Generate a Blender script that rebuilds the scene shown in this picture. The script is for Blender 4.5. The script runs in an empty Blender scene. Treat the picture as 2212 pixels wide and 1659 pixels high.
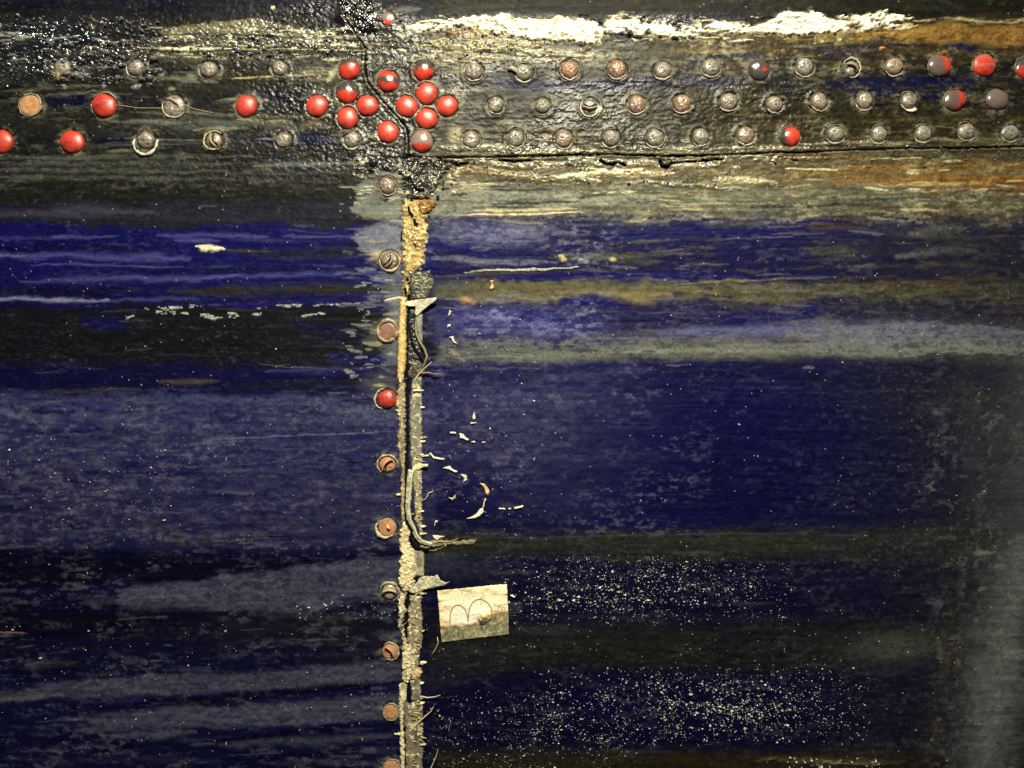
import bpy, math, numpy as np
from mathutils import Vector
rnd = np.random.RandomState(7)

# ------------------------------------------------------------ camera, light
scene = bpy.context.scene
C = scene.collection
U = 1.0 / 2212.0            # metres per surface unit
D = 0.74                    # camera distance
cam_d = bpy.data.cameras.new('camera'); cam = bpy.data.objects.new('camera', cam_d); C.objects.link(cam)
cam.location = (0, -D, 0); cam.rotation_euler = (math.pi / 2, 0, 0)
cam_d.sensor_width = 36; cam_d.lens = 36 * D / 1.0; cam_d.clip_start = 0.01; cam_d.clip_end = 50
scene.camera = cam
w = bpy.data.worlds.new('World'); scene.world = w; w.use_nodes = True
w.node_tree.nodes['Background'].inputs[0].default_value = (0.72, 0.78, 1.0, 1)
w.node_tree.nodes['Background'].inputs[1].default_value = 0.10
def area(name, loc, target, size, power, col):
    l = bpy.data.lights.new(name, 'AREA'); l.shape = 'DISK'; l.size = size; l.energy = power; l.color = col
    o = bpy.data.objects.new(name, l); C.objects.link(o); o.location = loc
    o.rotation_euler = (Vector(target) - Vector(loc)).to_track_quat('-Z', 'Y').to_euler()
    return o
area('ceiling_lamp', (0.06, -0.95, 0.90), (0.03, 0, -0.05), 0.12, 37, (1.0, 0.93, 0.74))
scene.view_settings.view_transform = 'Standard'; scene.view_settings.look = 'None'
scene.view_settings.exposure = 0.0; scene.view_settings.gamma = 1.0
scene.render.engine = 'CYCLES'

# ------------------------------------------------------------ noise
TB = rnd.rand(256, 256).astype(np.float32)
def vn(x, y, s=0):
    x = x + s * 37.17; y = y + s * 91.73
    xi = np.floor(x).astype(np.int64); yi = np.floor(y).astype(np.int64)
    fx = (x - xi).astype(np.float32); fy = (y - yi).astype(np.float32)
    fx = fx * fx * (3 - 2 * fx); fy = fy * fy * (3 - 2 * fy)
    a = TB[yi & 255, xi & 255]; b = TB[yi & 255, (xi + 1) & 255]
    c = TB[(yi + 1) & 255, xi & 255]; d = TB[(yi + 1) & 255, (xi + 1) & 255]
    return (a + (b - a) * fx) * (1 - fy) + (c + (d - c) * fx) * fy
def fbm(x, y, sx, sy, o=4, s=0):       # about -1..1
    t = 0; amp = 1; n = 0
    for i in range(o):
        # rotate each octave a little so the lattice never shows
        ca, sa = math.cos(.35 * i + .1), math.sin(.35 * i + .1) * min(1, sy / sx) * 2
        t = t + amp * vn((x * 1.0 + y * sa * .3) / sx, (y - x * sa * .02) / sy, s + i * 3.7)
        n += amp; amp *= .55; sx /= 2.03; sy /= 2.03
    return (t / n - .5) * 2.6
def sst(a, b, x):
    t = np.clip((x - a) / (b - a), 0, 1); return t * t * (3 - 2 * t)
def lin(c):
    c = np.asarray(c, dtype=np.float64) / 255.
    return np.where(c <= .04045, c / 12.92, ((c + .055) / 1.055) ** 2.4)

# ------------------------------------------------------------ surface map
def depth(px):
    """the plating bends away from the viewer towards its right end (surface units)"""
    t = np.maximum(px - 1750, 0.); t = np.minimum(t, 700)
    return 0.00046 * t * t + np.maximum(px - 2450, 0) * .64
def slope(px):
    t = np.clip(px - 1750, 0, 700); return 2 * 0.00046 * t
def W(px, py, h):
    px = np.asarray(px, float); py = np.asarray(py, float); h = np.asarray(h, float)
    dp = depth(px); k = 1 + dp * U / D
    sl = slope(px); n = 1 / np.sqrt(1 + sl * sl)
    X = (px - 1106) * U * k + h * U * sl * n
    Z = (829.5 - py) * U * k
    Y = dp * U - h * U * n
    X, Y, Z = np.broadcast_arrays(X, Y, Z)
    return np.stack([X, Y, Z], -1)

# ------------------------------------------------------------ materials
def material(name, rough=.5, spec=.5, bump=0., bscale=900., var=.0, vscale=(300, 300, 300), coat=0., attr=True, col=(.5, .5, .5), alpha=1.):
    m = bpy.data.materials.new(name); m.use_nodes = True
    nt = m.node_tree; N = nt.nodes; L = nt.links; b = N['Principled BSDF']
    b.inputs['Specular IOR Level'].default_value = spec; b.inputs['Roughness'].default_value = rough
    tc = N.new('ShaderNodeTexCoord'); mp = N.new('ShaderNodeMapping'); mp.inputs['Scale'].default_value = vscale
    L.new(tc.outputs['Object'], mp.inputs[0])
    if attr:
        a = N.new('ShaderNodeAttribute'); a.attribute_name = 'paint'; src = a.outputs['Color']
        g = N.new('ShaderNodeAttribute'); g.attribute_name = 'rough'; L.new(g.outputs['Fac'], b.inputs['Roughness'])
        g2 = N.new('ShaderNodeAttribute'); g2.attribute_name = 'spec'; L.new(g2.outputs['Fac'], b.inputs['Specular IOR Level'])
    else:
        r = N.new('ShaderNodeRGB'); r.outputs[0].default_value = (*col, 1); src = r.outputs[0]
    if var > 0:
        n = N.new('ShaderNodeTexNoise'); n.inputs['Scale'].default_value = 1; n.inputs['Detail'].default_value = 5
        n.inputs['Roughness'].default_value = .65
        L.new(mp.outputs[0], n.inputs['Vector'])
        mr = N.new('ShaderNodeMapRange'); mr.inputs[1].default_value = .25; mr.inputs[2].default_value = .75
        mr.inputs[3].default_value = 1 - var; mr.inputs[4].default_value = 1 + var
        L.new(n.outputs['Fac'], mr.inputs[0])
        mx = N.new('ShaderNodeVectorMath'); mx.operation = 'SCALE'
        L.new(src, mx.inputs[0]); L.new(mr.outputs[0], mx.inputs['Scale']); src = mx.outputs[0]
    L.new(src, b.inputs['Base Color'])
    if bump > 0:
        n2 = N.new('ShaderNodeTexNoise'); n2.inputs['Scale'].default_value = bscale; n2.inputs['Detail'].default_value = 4
        n2.inputs['Roughness'].default_value = .6
        L.new(tc.outputs['Object'], n2.inputs['Vector'])
        bp = N.new('ShaderNodeBump'); bp.inputs['Strength'].default_value = bump; bp.inputs['Distance'].default_value = .0006
        L.new(n2.outputs['Fac'], bp.inputs['Height']); L.new(bp.outputs[0], b.inputs['Normal'])
    b.inputs['Coat Weight'].default_value = coat; b.inputs['Coat Roughness'].default_value = .2
    b.inputs['Alpha'].default_value = alpha
    return m
M_paint = material('streaked_weathered_paint', bump=.38, bscale=1100, var=.33, vscale=(520, 520, 560))
M_rivet = material('rivet_head', bump=.25, bscale=1200, var=.22, vscale=(900, 900, 900))
M_crust = material('crusty_caulk', bump=.5, bscale=1200, var=.3, vscale=(900, 900, 900))
M_paper = material('aged_paper', bump=.15, bscale=500, var=.06, vscale=(300, 300, 300))
M_chip = material('cream_paint_chip', rough=.6, spec=.4, bump=.3, bscale=1500, var=.2, vscale=(900, 900, 900))
M_black = material('black_void', rough=.9, spec=.1, attr=False, col=(.004, .004, .004))
M_pen = material('grey_pen_line', rough=.6, spec=.2, attr=False, col=(.26, .23, .16))
M_tape = material('clear_tape', rough=.3, spec=.5, attr=False, col=(.12, .13, .13), alpha=.07, bump=.2)
M_grain = material('pale_grain', rough=.3, spec=.8, attr=False, col=(.52, .51, .44), var=.85, vscale=(330, 330, 330))
M_wet = material('glossy_grain', rough=.12, spec=1, attr=False, col=(.10, .10, .10))
M_thread = material('pale_fibre', rough=.6, spec=.3, attr=False, col=(.62, .53, .34), var=.4)

# ------------------------------------------------------------ objects
def obj(name, V, F, mat, parent=None, attrs=None, smooth=True, label=None, cat=None, group=None, kind=None):
    me = bpy.data.meshes.new(name)
    V = np.asarray(V, np.float32).reshape(-1, 3)
    if isinstance(F, np.ndarray):
        k = F.shape[1]
        me.vertices.add(len(V)); me.vertices.foreach_set('co', V.ravel())
        me.loops.add(F.size); me.loops.foreach_set('vertex_index', F.astype(np.int32).ravel())
        me.polygons.add(len(F)); me.polygons.foreach_set('loop_start', np.arange(0, F.size, k, dtype=np.int32))
        me.polygons.foreach_set('loop_total', np.full(len(F), k, np.int32))
        me.update(calc_edges=True)
    else:
        me.from_pydata([tuple(map(float, v)) for v in V], [], F); me.update()
    if attrs:
        for k_, a in attrs.items():
            if a.ndim == 2:
                at = me.color_attributes.new(k_, 'FLOAT_COLOR', 'POINT')
                at.data.foreach_set('color', np.concatenate([a, np.ones((len(a), 1))], 1).astype(np.float32).ravel())
            else:
                at = me.attributes.new(k_, 'FLOAT', 'POINT'); at.data.foreach_set('value', a.astype(np.float32))
    me.polygons.foreach_set('use_smooth', np.full(len(me.polygons), smooth))
    me.materials.append(mat)
    o = bpy.data.objects.new(name, me); C.objects.link(o)
    if parent: o.parent = parent
    for kk, vv in (('label', label), ('category', cat), ('group', group), ('kind', kind)):
        if vv: o[kk] = vv
    return o
def empty(name, label, cat):
    o = bpy.data.objects.new(name, None); C.objects.link(o); o['label'] = label; o['category'] = cat; return o

def seg_dist(X, Y, pts, closed=False):
    pts = np.asarray(pts, float); d = np.full(X.shape, 1e9); t_all = np.zeros(X.shape)
    n = len(pts); m = n if closed else n - 1
    for i in range(m):
        a = pts[i]; b = pts[(i + 1) % n]; ab = b - a; L2 = (ab ** 2).sum() + 1e-9
        t = np.clip(((X - a[0]) * ab[0] + (Y - a[1]) * ab[1]) / L2, 0, 1)
        dd = np.hypot(X - a[0] - t * ab[0], Y - a[1] - t * ab[1])
        k = dd < d; d = np.where(k, dd, d); t_all = np.where(k, (i + t) / m, t_all)
    return d, t_all
def inside(X, Y, pts):
    r = np.zeros(X.shape, bool); n = len(pts)
    for i in range(n):
        x0, y0 = pts[i]; x1, y1 = pts[(i + 1) % n]
        if y0 == y1: continue
        c = ((y0 > Y) != (y1 > Y)) & (X < (x1 - x0) * (Y - y0) / (y1 - y0) + x0)
        r ^= c
    return r

# ------------------------------------------------------------ the painted sheet
ST = 1.6
ex = np.cumsum(np.linspace(3, 24, 36))
gx = np.concatenate([-24 - ex[::-1], np.arange(-24, 2240, ST), 2240 + ex])
gy = np.concatenate([-24 - ex[::-1], np.arange(-24, 1686, ST), 1686 + ex])
X, Y = np.meshgrid(gx, gy); X = X.astype(np.float32); Y = Y.astype(np.float32)
n_long = fbm(X, Y, 170, 9, 5, 1)      # long horizontal streaks
n_mid = fbm(X, Y, 46, 5, 4, 2)
n_iso = fbm(X, Y, 16, 11, 4, 3)
n_fine = fbm(X, Y, 8, 5, 3, 4)
n_big = fbm(X, Y, 160, 90, 4, 5)
n_px = fbm(X, Y, 4.2, 3.6, 2, 6)
wx = fbm(X, Y, 60, 26, 4, 7) * 20 + fbm(X, Y, 12, 6, 3, 12) * 9
wy = fbm(X, Y, 110, 40, 5, 8) * 7 + fbm(X, Y, 22, 12, 4, 9) * 3.2
col = np.zeros(X.shape + (3,), np.float32); H = np.zeros(X.shape, np.float32)
R = np.full(X.shape, .52, np.float32); SP = np.full(X.shape, .09, np.float32)
RU = np.zeros(X.shape, np.float32)    # crumbly relief amount

# palette, as the colours look on site
NAVY = (10, 10, 84); DNAVY = (4, 4, 46); INK = (14, 14, 36); OLV = (36, 35, 24); BLK = (17, 17, 16)
SLATE = (46, 50, 90); LAV = (76, 78, 134); GREY = (112, 116, 112); DGREY = (60, 62, 62); STONE = (78, 80, 84)
OCHRE = (108, 82, 34); RUST = (108, 74, 26); CREAM = (240, 230, 188); SAND = (168, 152, 104); MUST = (84, 80, 54); GRN = (96, 99, 86)

sidx = [0]
def box(x0, x1, y0, y1, pad):
    i0 = np.searchsorted(gx, x0 - pad); i1 = np.searchsorted(gx, x1 + pad)
    j0 = np.searchsorted(gy, y0 - pad); j1 = np.searchsorted(gy, y1 + pad)
    return slice(j0, j1), slice(i0, i1)
def blend(sl, m, c, h=0, r=None, sp=None, ru=0):
    c = lin(c); cc = col[sl]; cc += (c.astype(np.float32) - cc) * m[..., None]
    if h: H[sl] += h * m
    if r is not None: R[sl] += (r - R[sl]) * m
    if sp is not None: SP[sl] += (sp - SP[sl]) * m
    if ru: RU[sl] = np.maximum(RU[sl], ru * m)
def S(x0, y0, x1, y1, hw, c, a=1., soft=.6, br=.0, h=0, r=None, sp=None, ru=0, rag=1., mid=None):
    """one brush drag from (x0,y0) to (x1,y1), half width hw, ragged edges, broken by br"""
    sidx[0] += 1; s = sidx[0]
    pts = [(x0, y0), (x1, y1)] if mid is None else [(x0, y0), mid, (x1, y1)]
    ys = [p[1] for p in pts]
    sl = box(min(x0, x1), max(x0, x1), min(ys), max(ys), hw * 2 + 30)
    if sl[0].start >= sl[0].stop or sl[1].start >= sl[1].stop: return
    sh = (s * 131) % 400; sv = (s * 77) % 300
    x = X[sl] + wx[sl] * rag; y = Y[sl] + wy[sl] * rag * min(1.5, .55 + hw / 16)
    dx = abs(x1 - x0)
    d, t = seg_dist(x, y, pts)
    taper = .15 + .85 * np.sqrt(np.clip(np.minimum(t, 1 - t) * 3.2, 0, 1))
    q = d / (hw * taper) + n_mid[sl] * .40 + n_fine[sl] * .30 + n_px[sl] * .12 + n_iso[sl] * .12
    m = a * (1 - sst(1 - soft, 1 + soft * .4, q))
    if hw < 5 and br < .4 and s > 1: br = br + .14
    if br:
        k = fbm(X[sl], Y[sl], 34, 5, 4, s + 20.5) * .7 + n_fine[sl] * .45
        m = m * sst(-1.1 + br * 1.5, -.5 + br * 1.5, k + .35)
    blend(sl, m.astype(np.float32), c, h, r, sp, ru)
def B(cx, cy, rx, ry, c, a=1., soft=.6, br=0., h=0, r=None, sp=None, ru=0, rag=1., sc=16):
    sidx[0] += 1; s = sidx[0]
    sl = box(cx - rx, cx + rx, cy - ry, cy + ry, 30 + max(rx, ry) * .5)
    x = X[sl] + wx[sl] * rag * min(1, rx / 40); y = Y[sl] + wy[sl] * rag * min(1, ry / 14 + .2)
    q = np.hypot((x - cx) / rx, (y - cy) / ry) + n_iso[sl] * .24 * rag + n_mid[sl] * .16 * rag + n_fine[sl] * .22 * rag + n_px[sl] * .08
    m = a * (1 - sst(1 - soft, 1 + soft * .4, q))
    if br:
        k = fbm(X[sl], Y[sl], sc, sc * .6, 4, s + 60.5)
        m = m * sst(-1.1 + br * 1.5, -.5 + br * 1.5, k + .3)
    blend(sl, m.astype(np.float32), c, h, r, sp, ru)
def band(xs, top, bot, c, a=1., soft=4, br=0, h=0, r=None, sp=None, ru=0, rag=1., sc=(10, 8), fx=16):
    sidx[0] += 1; s = sidx[0]
    sl = box(min(xs), max(xs), min(top), max(bot), 34)
    x = X[sl] + wx[sl] * .4; y = Y[sl] + wy[sl] * .6 * rag + n_iso[sl] * 3 * rag + n_fine[sl] * 1.5 * rag
    t = np.interp(x, xs, top); b = np.interp(x, xs, bot)
    m = a * sst(-soft, soft, np.minimum(y - t, b - y)) * sst(-3, 5, (x - xs[0]) + fx * (n_long[sl] * .8 + n_mid[sl] * .9 + n_fine[sl] * .3)) * sst(-3, 5, (xs[-1] - x) + fx * (n_long[sl] * .8 + n_mid[sl] * .9))
    if br:
        k = fbm(X[sl], Y[sl], sc[0], sc[1], 3, s + 9.5)
        m = m * sst(-1.1 + br * 1.5, -.7 + br * 1.5, k + .3)
    blend(sl, m.astype(np.float32), c, h, r, sp, ru)

col[:] = lin((26, 26, 38))
exec_paint = True
#PAINT
F0, F1 = -520, 2730
# --- base bands, whole width (y, colour left, colour right)
def base(xa, xb, stops):
    sl = box(xa, xb, -600, 2300, 0)
    y = Y[sl] + wy[sl] * 2.0 + n_mid[sl] * 3 + n_iso[sl] * 3
    ys = [q[0] for q in stops]; cs = np.array([lin(q[1]) for q in stops])
    wgt = sst(xa, xa + 30, X[sl] + wx[sl] * .6)[..., None] if xa > F0 + 5 else 1.
    c = np.stack([np.interp(y, ys, cs[:, k]) for k in range(3)], -1)
    col[sl] = col[sl] * (1 - wgt) + c * wgt
base(F0, F1, [(0, INK), (28, (24, 25, 26)), (60, OLV), (200, OLV), (215, INK), (240, OLV), (300, (30, 31, 30)), (395, (32, 32, 22)),
              (432, (28, 28, 20)), (448, (34, 34, 48)), (482, (30, 31, 38)), (494, NAVY), (602, NAVY), (655, (12, 11, 69)), (668, (22, 22, 26)), (770, (22, 22, 24)),
              (800, (11, 10, 67)), (842, (13, 13, 57)), (856, SLATE), (1000, (46, 46, 84)), (1170, (40, 40, 70)), (1200, DNAVY), (1225, DNAVY), (1262, (14, 14, 59)),
              (1340, INK), (1420, (15, 16, 52)), (1500, (17, 17, 63)), (1659, (13, 13, 54))])
base(925, F1, [(0, (30, 30, 20)), (40, (28, 28, 22)), (95, (62, 56, 34)), (130, OLV), (180, (32, 33, 40)), (200, OLV), (280, (46, 42, 24)), (335, (70, 64, 44)), (380, (88, 82, 56)),
               (410, (84, 84, 70)), (455, (86, 86, 72)), (475, (46, 46, 78)), (500, (14, 13, 70)), (600, (14, 13, 66)), (618, MUST), (642, MUST), (655, (34, 33, 72)), (715, (48, 49, 84)),
               (745, (86, 88, 84)), (778, (78, 80, 74)), (795, (17, 17, 73)), (900, (14, 14, 71)), (1100, (11, 10, 61)), (1135, (11, 11, 57)), (1155, (40, 42, 36)), (1195, (36, 38, 38)),
               (1215, (12, 12, 52)), (1330, (11, 11, 48)), (1360, (32, 33, 32)), (1430, (30, 31, 30)), (1460, (10, 9, 52)), (1600, (9, 8, 50)), (1640, (40, 34, 18)), (1700, (40, 34, 18))])
# --- LEFT, top zone
S(-60, 12, 760, 8, 14, INK, .7)
for i in range(26):      # wet black lumpy tar streaks
    x = rnd.uniform(-60, 330); S(x, rnd.uniform(35, 180), x + rnd.uniform(60, 260), rnd.uniform(35, 180), rnd.uniform(3, 8), BLK, .7, br=.3, r=.18, sp=.7)
B(110, 110, 230, 75, (14, 14, 18), .85, br=.25, h=2.5, r=.16, sp=.9, ru=1.1)
B(90, 72, 130, 30, (26, 26, 34), .8, br=.3, h=2.5, r=.12, sp=1, ru=1.5)
S(330, 62, 450, 66, 12, OLV, .8, br=.2, ru=.5, r=.3)
band([350, 400, 450, 500, 560, 590, 640, 720], [62, 54, 48, 42, 40, 50, 60, 70], [80, 76, 76, 76, 78, 84, 86, 84], (110, 104, 76), .8, br=.25, h=3, ru=.9, r=.35, sp=.5)
S(300, 92, 760, 96, 18, (92, 88, 68), .75, br=.42, h=1.5, ru=.9, r=.25, sp=.7)
S(200, 116, 640, 130, 12, (84, 82, 62), .55, br=.45, ru=.4)
S(510, 85, 620, 80, 5, INK, .9, br=.1); S(560, 60, 620, 70, 6, INK, .7)
S(190, 103.5, 790, 109, 1.3, SAND, .95, soft=.5, br=.06, h=1, rag=.4)
S(350, 106, 500, 107, 3, CREAM, .75, br=.25, h=1, rag=.5)
S(310, 150, 450, 160, 5, DNAVY, .8); S(390, 140, 470, 168, 8, GREY, .4, br=.4); S(500, 168, 720, 160, 2.4, SAND, .8, br=.4, rag=.6)
S(280, 172, 480, 178, 6, GREY, .5, br=.5); S(0, 195, 220, 186, 4, (92, 95, 82), .6, br=.45); S(0, 212, 210, 198, 3, GREY, .55, br=.3)
for x, y, rx, ry in ((325, 178, 8, 9), (350, 162, 8, 8), (372, 192, 8, 5), (412, 168, 14, 7), (137, 190, 8, 6)): B(x, y, rx, ry, (150, 146, 118), .75, soft=.8)
S(90, 222, 210, 226, 16, DNAVY, .95); S(230, 228, 420, 232, 8, BLK, .6); S(-40, 222, 110, 218, 12, INK, .8)
S(280, 244, 720, 250, 5, (94, 98, 84), .55, br=.45); S(300, 262, 720, 270, 12, (84, 88, 78), .6, br=.45); S(500, 257, 620, 261, 4, SAND, .55, br=.4)
S(230, 262, 400, 268, 7, GREY, .4, br=.5)
S(210, 304, 330, 312, 9, DNAVY, .9); S(540, 300, 740, 303, 13, (8, 7, 67), .95); S(640, 268, 700, 262, 6, OCHRE, .5, br=.5)
S(170, 312, 560, 308, 5, (84, 88, 84), .35, br=.5); S(240, 299, 480, 304, 1.6, GREY, .6, br=.35, rag=.5)
for y in (338, 350, 366, 381): S(-60, y, 560 + rnd.uniform(-60, 90), y + rnd.uniform(-4, 10), rnd.uniform(4, 7), (84, 86, 74), .55, br=.42)
S(560, 362, 800, 352, 6, GREY, .6, br=.4, ru=.3); S(480, 372, 740, 378, 5, (70, 72, 64), .5, br=.4)
S(-60, 405, 780, 415, 20, (28, 28, 18), .8)
S(-60, 462, 330, 457, 13, (62, 64, 78), .75, soft=1.3); S(250, 470, 700, 478, 6, (50, 50, 60), .4, soft=1.3)
# blues
for a in ((330, 507, 570, 512, 7), (380, 520, 470, 524, 6), (-60, 551, 420, 555, 9), (60, 570, 420, 574, 3), (430, 600, 860, 588, 7), (40, 605, 520, 597, 9), (-60, 514, 250, 512, 4), (600, 510, 780, 511, 4)):
    S(*a, LAV, .62, soft=1.1, br=.12)
S(500, 545, 900, 548, 12, (30, 30, 30), .8, soft=1); S(-60, 535, 300, 533, 7, DNAVY, .7, soft=1); S(300, 585, 860, 575, 5, DNAVY, .6)
S(360, 630, 880, 621, 11, (44, 42, 36), .95, soft=.8); S(-60, 628, 330, 630, 8, INK, .7)
S(-40, 647, 240, 649, 6.5, (112, 112, 140), .85, soft=1); S(230, 651, 440, 645, 5, LAV, .5, br=.2, soft=1)
S(360, 660, 800, 648, 7, (13, 12, 93), .8); S(-60, 658, 240, 662, 5, NAVY, .7)
S(420, 537, 488, 539, 5, (205, 194, 152), .95, br=.35, h=1.2); S(480, 541, 600, 542, 3, MUST, .4)
S(-60, 553, 50, 552, 2, (120, 118, 120), .4)
for a in ((300, 667, 385, 668, 2.6), (330, 675, 410, 678, 2.4), (352, 670, 430, 662, 2), (450, 686, 500, 694, 3), (475, 690, 575, 678, 3.4), (505, 680, 530, 674, 2.5), (560, 664, 770, 653, 2), (270, 684, 290, 685, 2), (635, 684, 690, 678, 2), (440, 680, 465, 686, 2.6)):
    for _ in range(int(4 + abs(a[2] - a[0]) / 9)):
        t_ = rnd.rand(); x = a[0] + (a[2] - a[0]) * t_; y = a[1] + (a[3] - a[1]) * t_ + rnd.uniform(-2.5, 2.5); l = rnd.uniform(3, 13)
        S(x, y, x + l, y - l * .12, rnd.uniform(1.2, 2.4), (146, 154, 142), .95, h=1, soft=.4)
B(230, 696, 60, 18, NAVY, .8); S(620, 700, 800, 735, 22, (11, 10, 69), .6, soft=1.2, br=.2); S(700, 765, 880, 775, 13, (10, 9, 97), .8)
S(560, 782, 700, 795, 3, GREY, .35, br=.5)
S(330, 828, 480, 822, 6, (96, 84, 48), .6, br=.25, soft=1); S(80, 846, 330, 842, 5, (66, 58, 36), .65, soft=1); S(-60, 800, 420, 808, 14, (10, 9, 54), .6)
S(580, 800, 820, 792, 7, LAV, .45, soft=1.2, br=.2); S(500, 835, 830, 820, 6, (26, 28, 26), .7)
# slate field with pale blotches
S(200, 868, 860, 858, 14, (66, 68, 100), .7, soft=1.2, br=.1); S(700, 880, 870, 905, 22, (78, 82, 104), .7, soft=1.4)
for i in range(70):
    x = rnd.uniform(-40, 330); y = rnd.uniform(880, 1110); B(x, y, rnd.uniform(5, 26), rnd.uniform(3, 11), (84, 88, 96), rnd.uniform(.25, .6), soft=1.2, br=.4, sc=10)
for i in range(120):
    x = rnd.uniform(-40, 860); y = rnd.uniform(860, 1190); q = rnd.uniform(10, 90); S(x, y, x + q, y - q * .03, rnd.uniform(1.5, 5), [(78, 80, 106), (11, 10, 73), (92, 96, 100)][i % 3], rnd.uniform(.2, .5), soft=1.2, br=.45)
for i in range(24):
    x = rnd.uniform(-40, 560); y = rnd.uniform(880, 1180); S(x, y, x + rnd.uniform(40, 180), y - 3, rnd.uniform(4, 11), (9, 8, 67), .55, soft=1.1, br=.3)
S(440, 950, 860, 932, 1.6, (112, 116, 128), .55, br=.15, rag=.7); S(420, 1010, 820, 984, 1.3, (100, 104, 112), .4, br=.35, rag=.6); S(200, 905, 420, 885, 5, (84, 88, 104), .5, soft=1.2)
B(660, 900, 150, 26, (64, 66, 92), .5, soft=1.5); B(770, 1000, 90, 30, (13, 12, 67), .55, soft=1.3)
S(630, 1060, 870, 1030, 20, (62, 64, 80), .5, soft=1.4); S(560, 1140, 860, 1110, 20, (62, 64, 78), .5, soft=1.4, br=.2)
S(520, 1161, 624, 1160, 1.5, (6, 6, 6), 1, soft=.3, rag=.25, h=-2); S(330, 1145, 400, 1146, 8, (76, 76, 66), .45, soft=1.3); B(318, 1141, 24, 12, (90, 90, 70), .45, soft=1.4)
S(330, 1171, 560, 1168, 7, (54, 52, 40), .6, soft=1.2, br=.3); S(380, 1158, 620, 1152, 7, (72, 74, 84), .5, soft=1.2, br=.3)
# the dark wedge and what lies under it
band([-520, 0, 250, 420, 560, 640, 720], [1188, 1188, 1190, 1196, 1198, 1200, 1212], [1275, 1272, 1262, 1252, 1236, 1222, 1216], (4, 4, 46), .95, soft=6)
S(-60, 1246, 180, 1241, 9, (20, 20, 20), .8); band([255, 300, 440, 520, 640, 760, 880], [1278, 1262, 1254, 1234, 1226, 1212, 1205], [1312, 1314, 1312, 1318, 1320, 1300, 1290], (60, 62, 82), .8, soft=7, br=.1)
S(250, 1276, 460, 1272, 10, (76, 78, 98), .5, soft=1.2, br=.3); S(270, 1291, 470, 1286, 1.6, GREY, .5, br=.35, rag=.5)
band([-520, 0, 200, 330, 430], [1300, 1300, 1305, 1308, 1312], [1395, 1385, 1370, 1352, 1338], (5, 5, 37), .95, soft=6); S(-60, 1345, 300, 1340, 10, (18, 18, 16), .8)
S(-60, 1362, 60, 1368, 2, SAND, .4, br=.4, rag=.5); B(650, 1365, 220, 40, (34, 35, 34), .7, soft=1.4, br=.25); S(560, 1330, 870, 1330, 10, (56, 58, 60), .5, soft=1.3, br=.3)
B(740, 1400, 110, 24, (44, 44, 30), .6, soft=1.4, br=.3); S(560, 1412, 800, 1394, 9, (7, 6, 52), .75, soft=1)
S(60, 1438, 180, 1432, 7, (72, 66, 34), .6, soft=1.3, br=.2); S(-60, 1455, 260, 1450, 8, (7, 6, 40), .8)
band([-520, 0, 60, 300, 600, 880], [1482, 1486, 1488, 1462, 1448, 1420], [1502, 1506, 1510, 1504, 1490, 1470], (58, 60, 78), .7, soft=8, br=.3); S(-60, 1511, 130, 1502, 8, (104, 104, 86), .6, soft=1.1, br=.25, r=.35)
S(280, 1520, 800, 1484, 9, DNAVY, .95, soft=.7, br=.1); S(420, 1508, 880, 1478, 6, DNAVY, .8); S(-60, 1535, 330, 1530, 10, (9, 8, 52), .7)
band([200, 300, 600, 880], [1542, 1534, 1520, 1500], [1580, 1574, 1566, 1550], (58, 60, 78), .75, soft=7, br=.15)
for i in range(16): B(rnd.uniform(0, 200), rnd.uniform(1540, 1620), rnd.uniform(6, 22), rnd.uniform(3, 7), (74, 76, 80), .45, soft=1.2, br=.2)
S(430, 1604, 700, 1575, 4, (4, 4, 46), .98, soft=.5, mid=(620, 1584)); S(600, 1584, 780, 1562, 7, (4, 4, 46), .98, soft=.6); S(220, 1588, 420, 1580, 7, (80, 84, 94), .7, soft=1); S(-60, 1600, 520, 1610, 13, (8, 7, 50), .8)
S(470, 1610, 860, 1590, 12, (66, 70, 80), .7, soft=1.1, br=.1); S(480, 1640, 800, 1624, 7, (4, 4, 42), .9, soft=.8); S(0, 1640, 500, 1645, 10, (46, 48, 62), .5, br=.3, soft=1.2); S(560, 1652, 860, 1644, 7, (60, 62, 66), .6, br=.25)
# --- pale halo round the upright seam (left side)
band([768, 800, 830, 870], [392, 380, 372, 368], [462, 470, 480, 486], (110, 114, 106), .8, soft=7, br=.05)
band([765, 790, 820, 872], [505, 490, 484, 478], [530, 548, 556, 560], (108, 112, 118), .8, soft=6, br=.1)
S(780, 470, 870, 460, 12, (132, 122, 82), .5, br=.3, soft=1.1)
B(835, 556, 42, 17, (178, 164, 124), .75, soft=.8, br=.1); S(800, 585, 880, 580, 8, (12, 10, 101), .85); S(790, 596, 870, 612, 6, (120, 122, 140), .5, br=.4)
B(862, 650, 30, 90, (104, 108, 106), .8, soft=1, br=.12); B(826, 720, 42, 28, (116, 114, 98), .7, soft=1, br=.12); B(846, 765, 26, 40, (100, 104, 108), .75, soft=1); B(820, 826, 40, 26, (100, 100, 90), .65, soft=1.1, br=.1)
S(800, 790, 845, 800, 5, (88, 92, 104), .6); B(855, 690, 14, 60, (98, 104, 110), .7, soft=1); B(812, 640, 26, 8, (110, 114, 112), .5); S(835, 648, 870, 642, 2.5, CREAM, .8, br=.15, rag=.5); B(820, 832, 12, 6, SAND, .6)
for i in range(46):
    x = rnd.uniform(740, 850); y = rnd.uniform(600, 820); S(x, y, x + rnd.uniform(4, 22), y + rnd.uniform(-2, 2), rnd.uniform(1.5, 4), (128, 132, 124), .75, br=.3)
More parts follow.
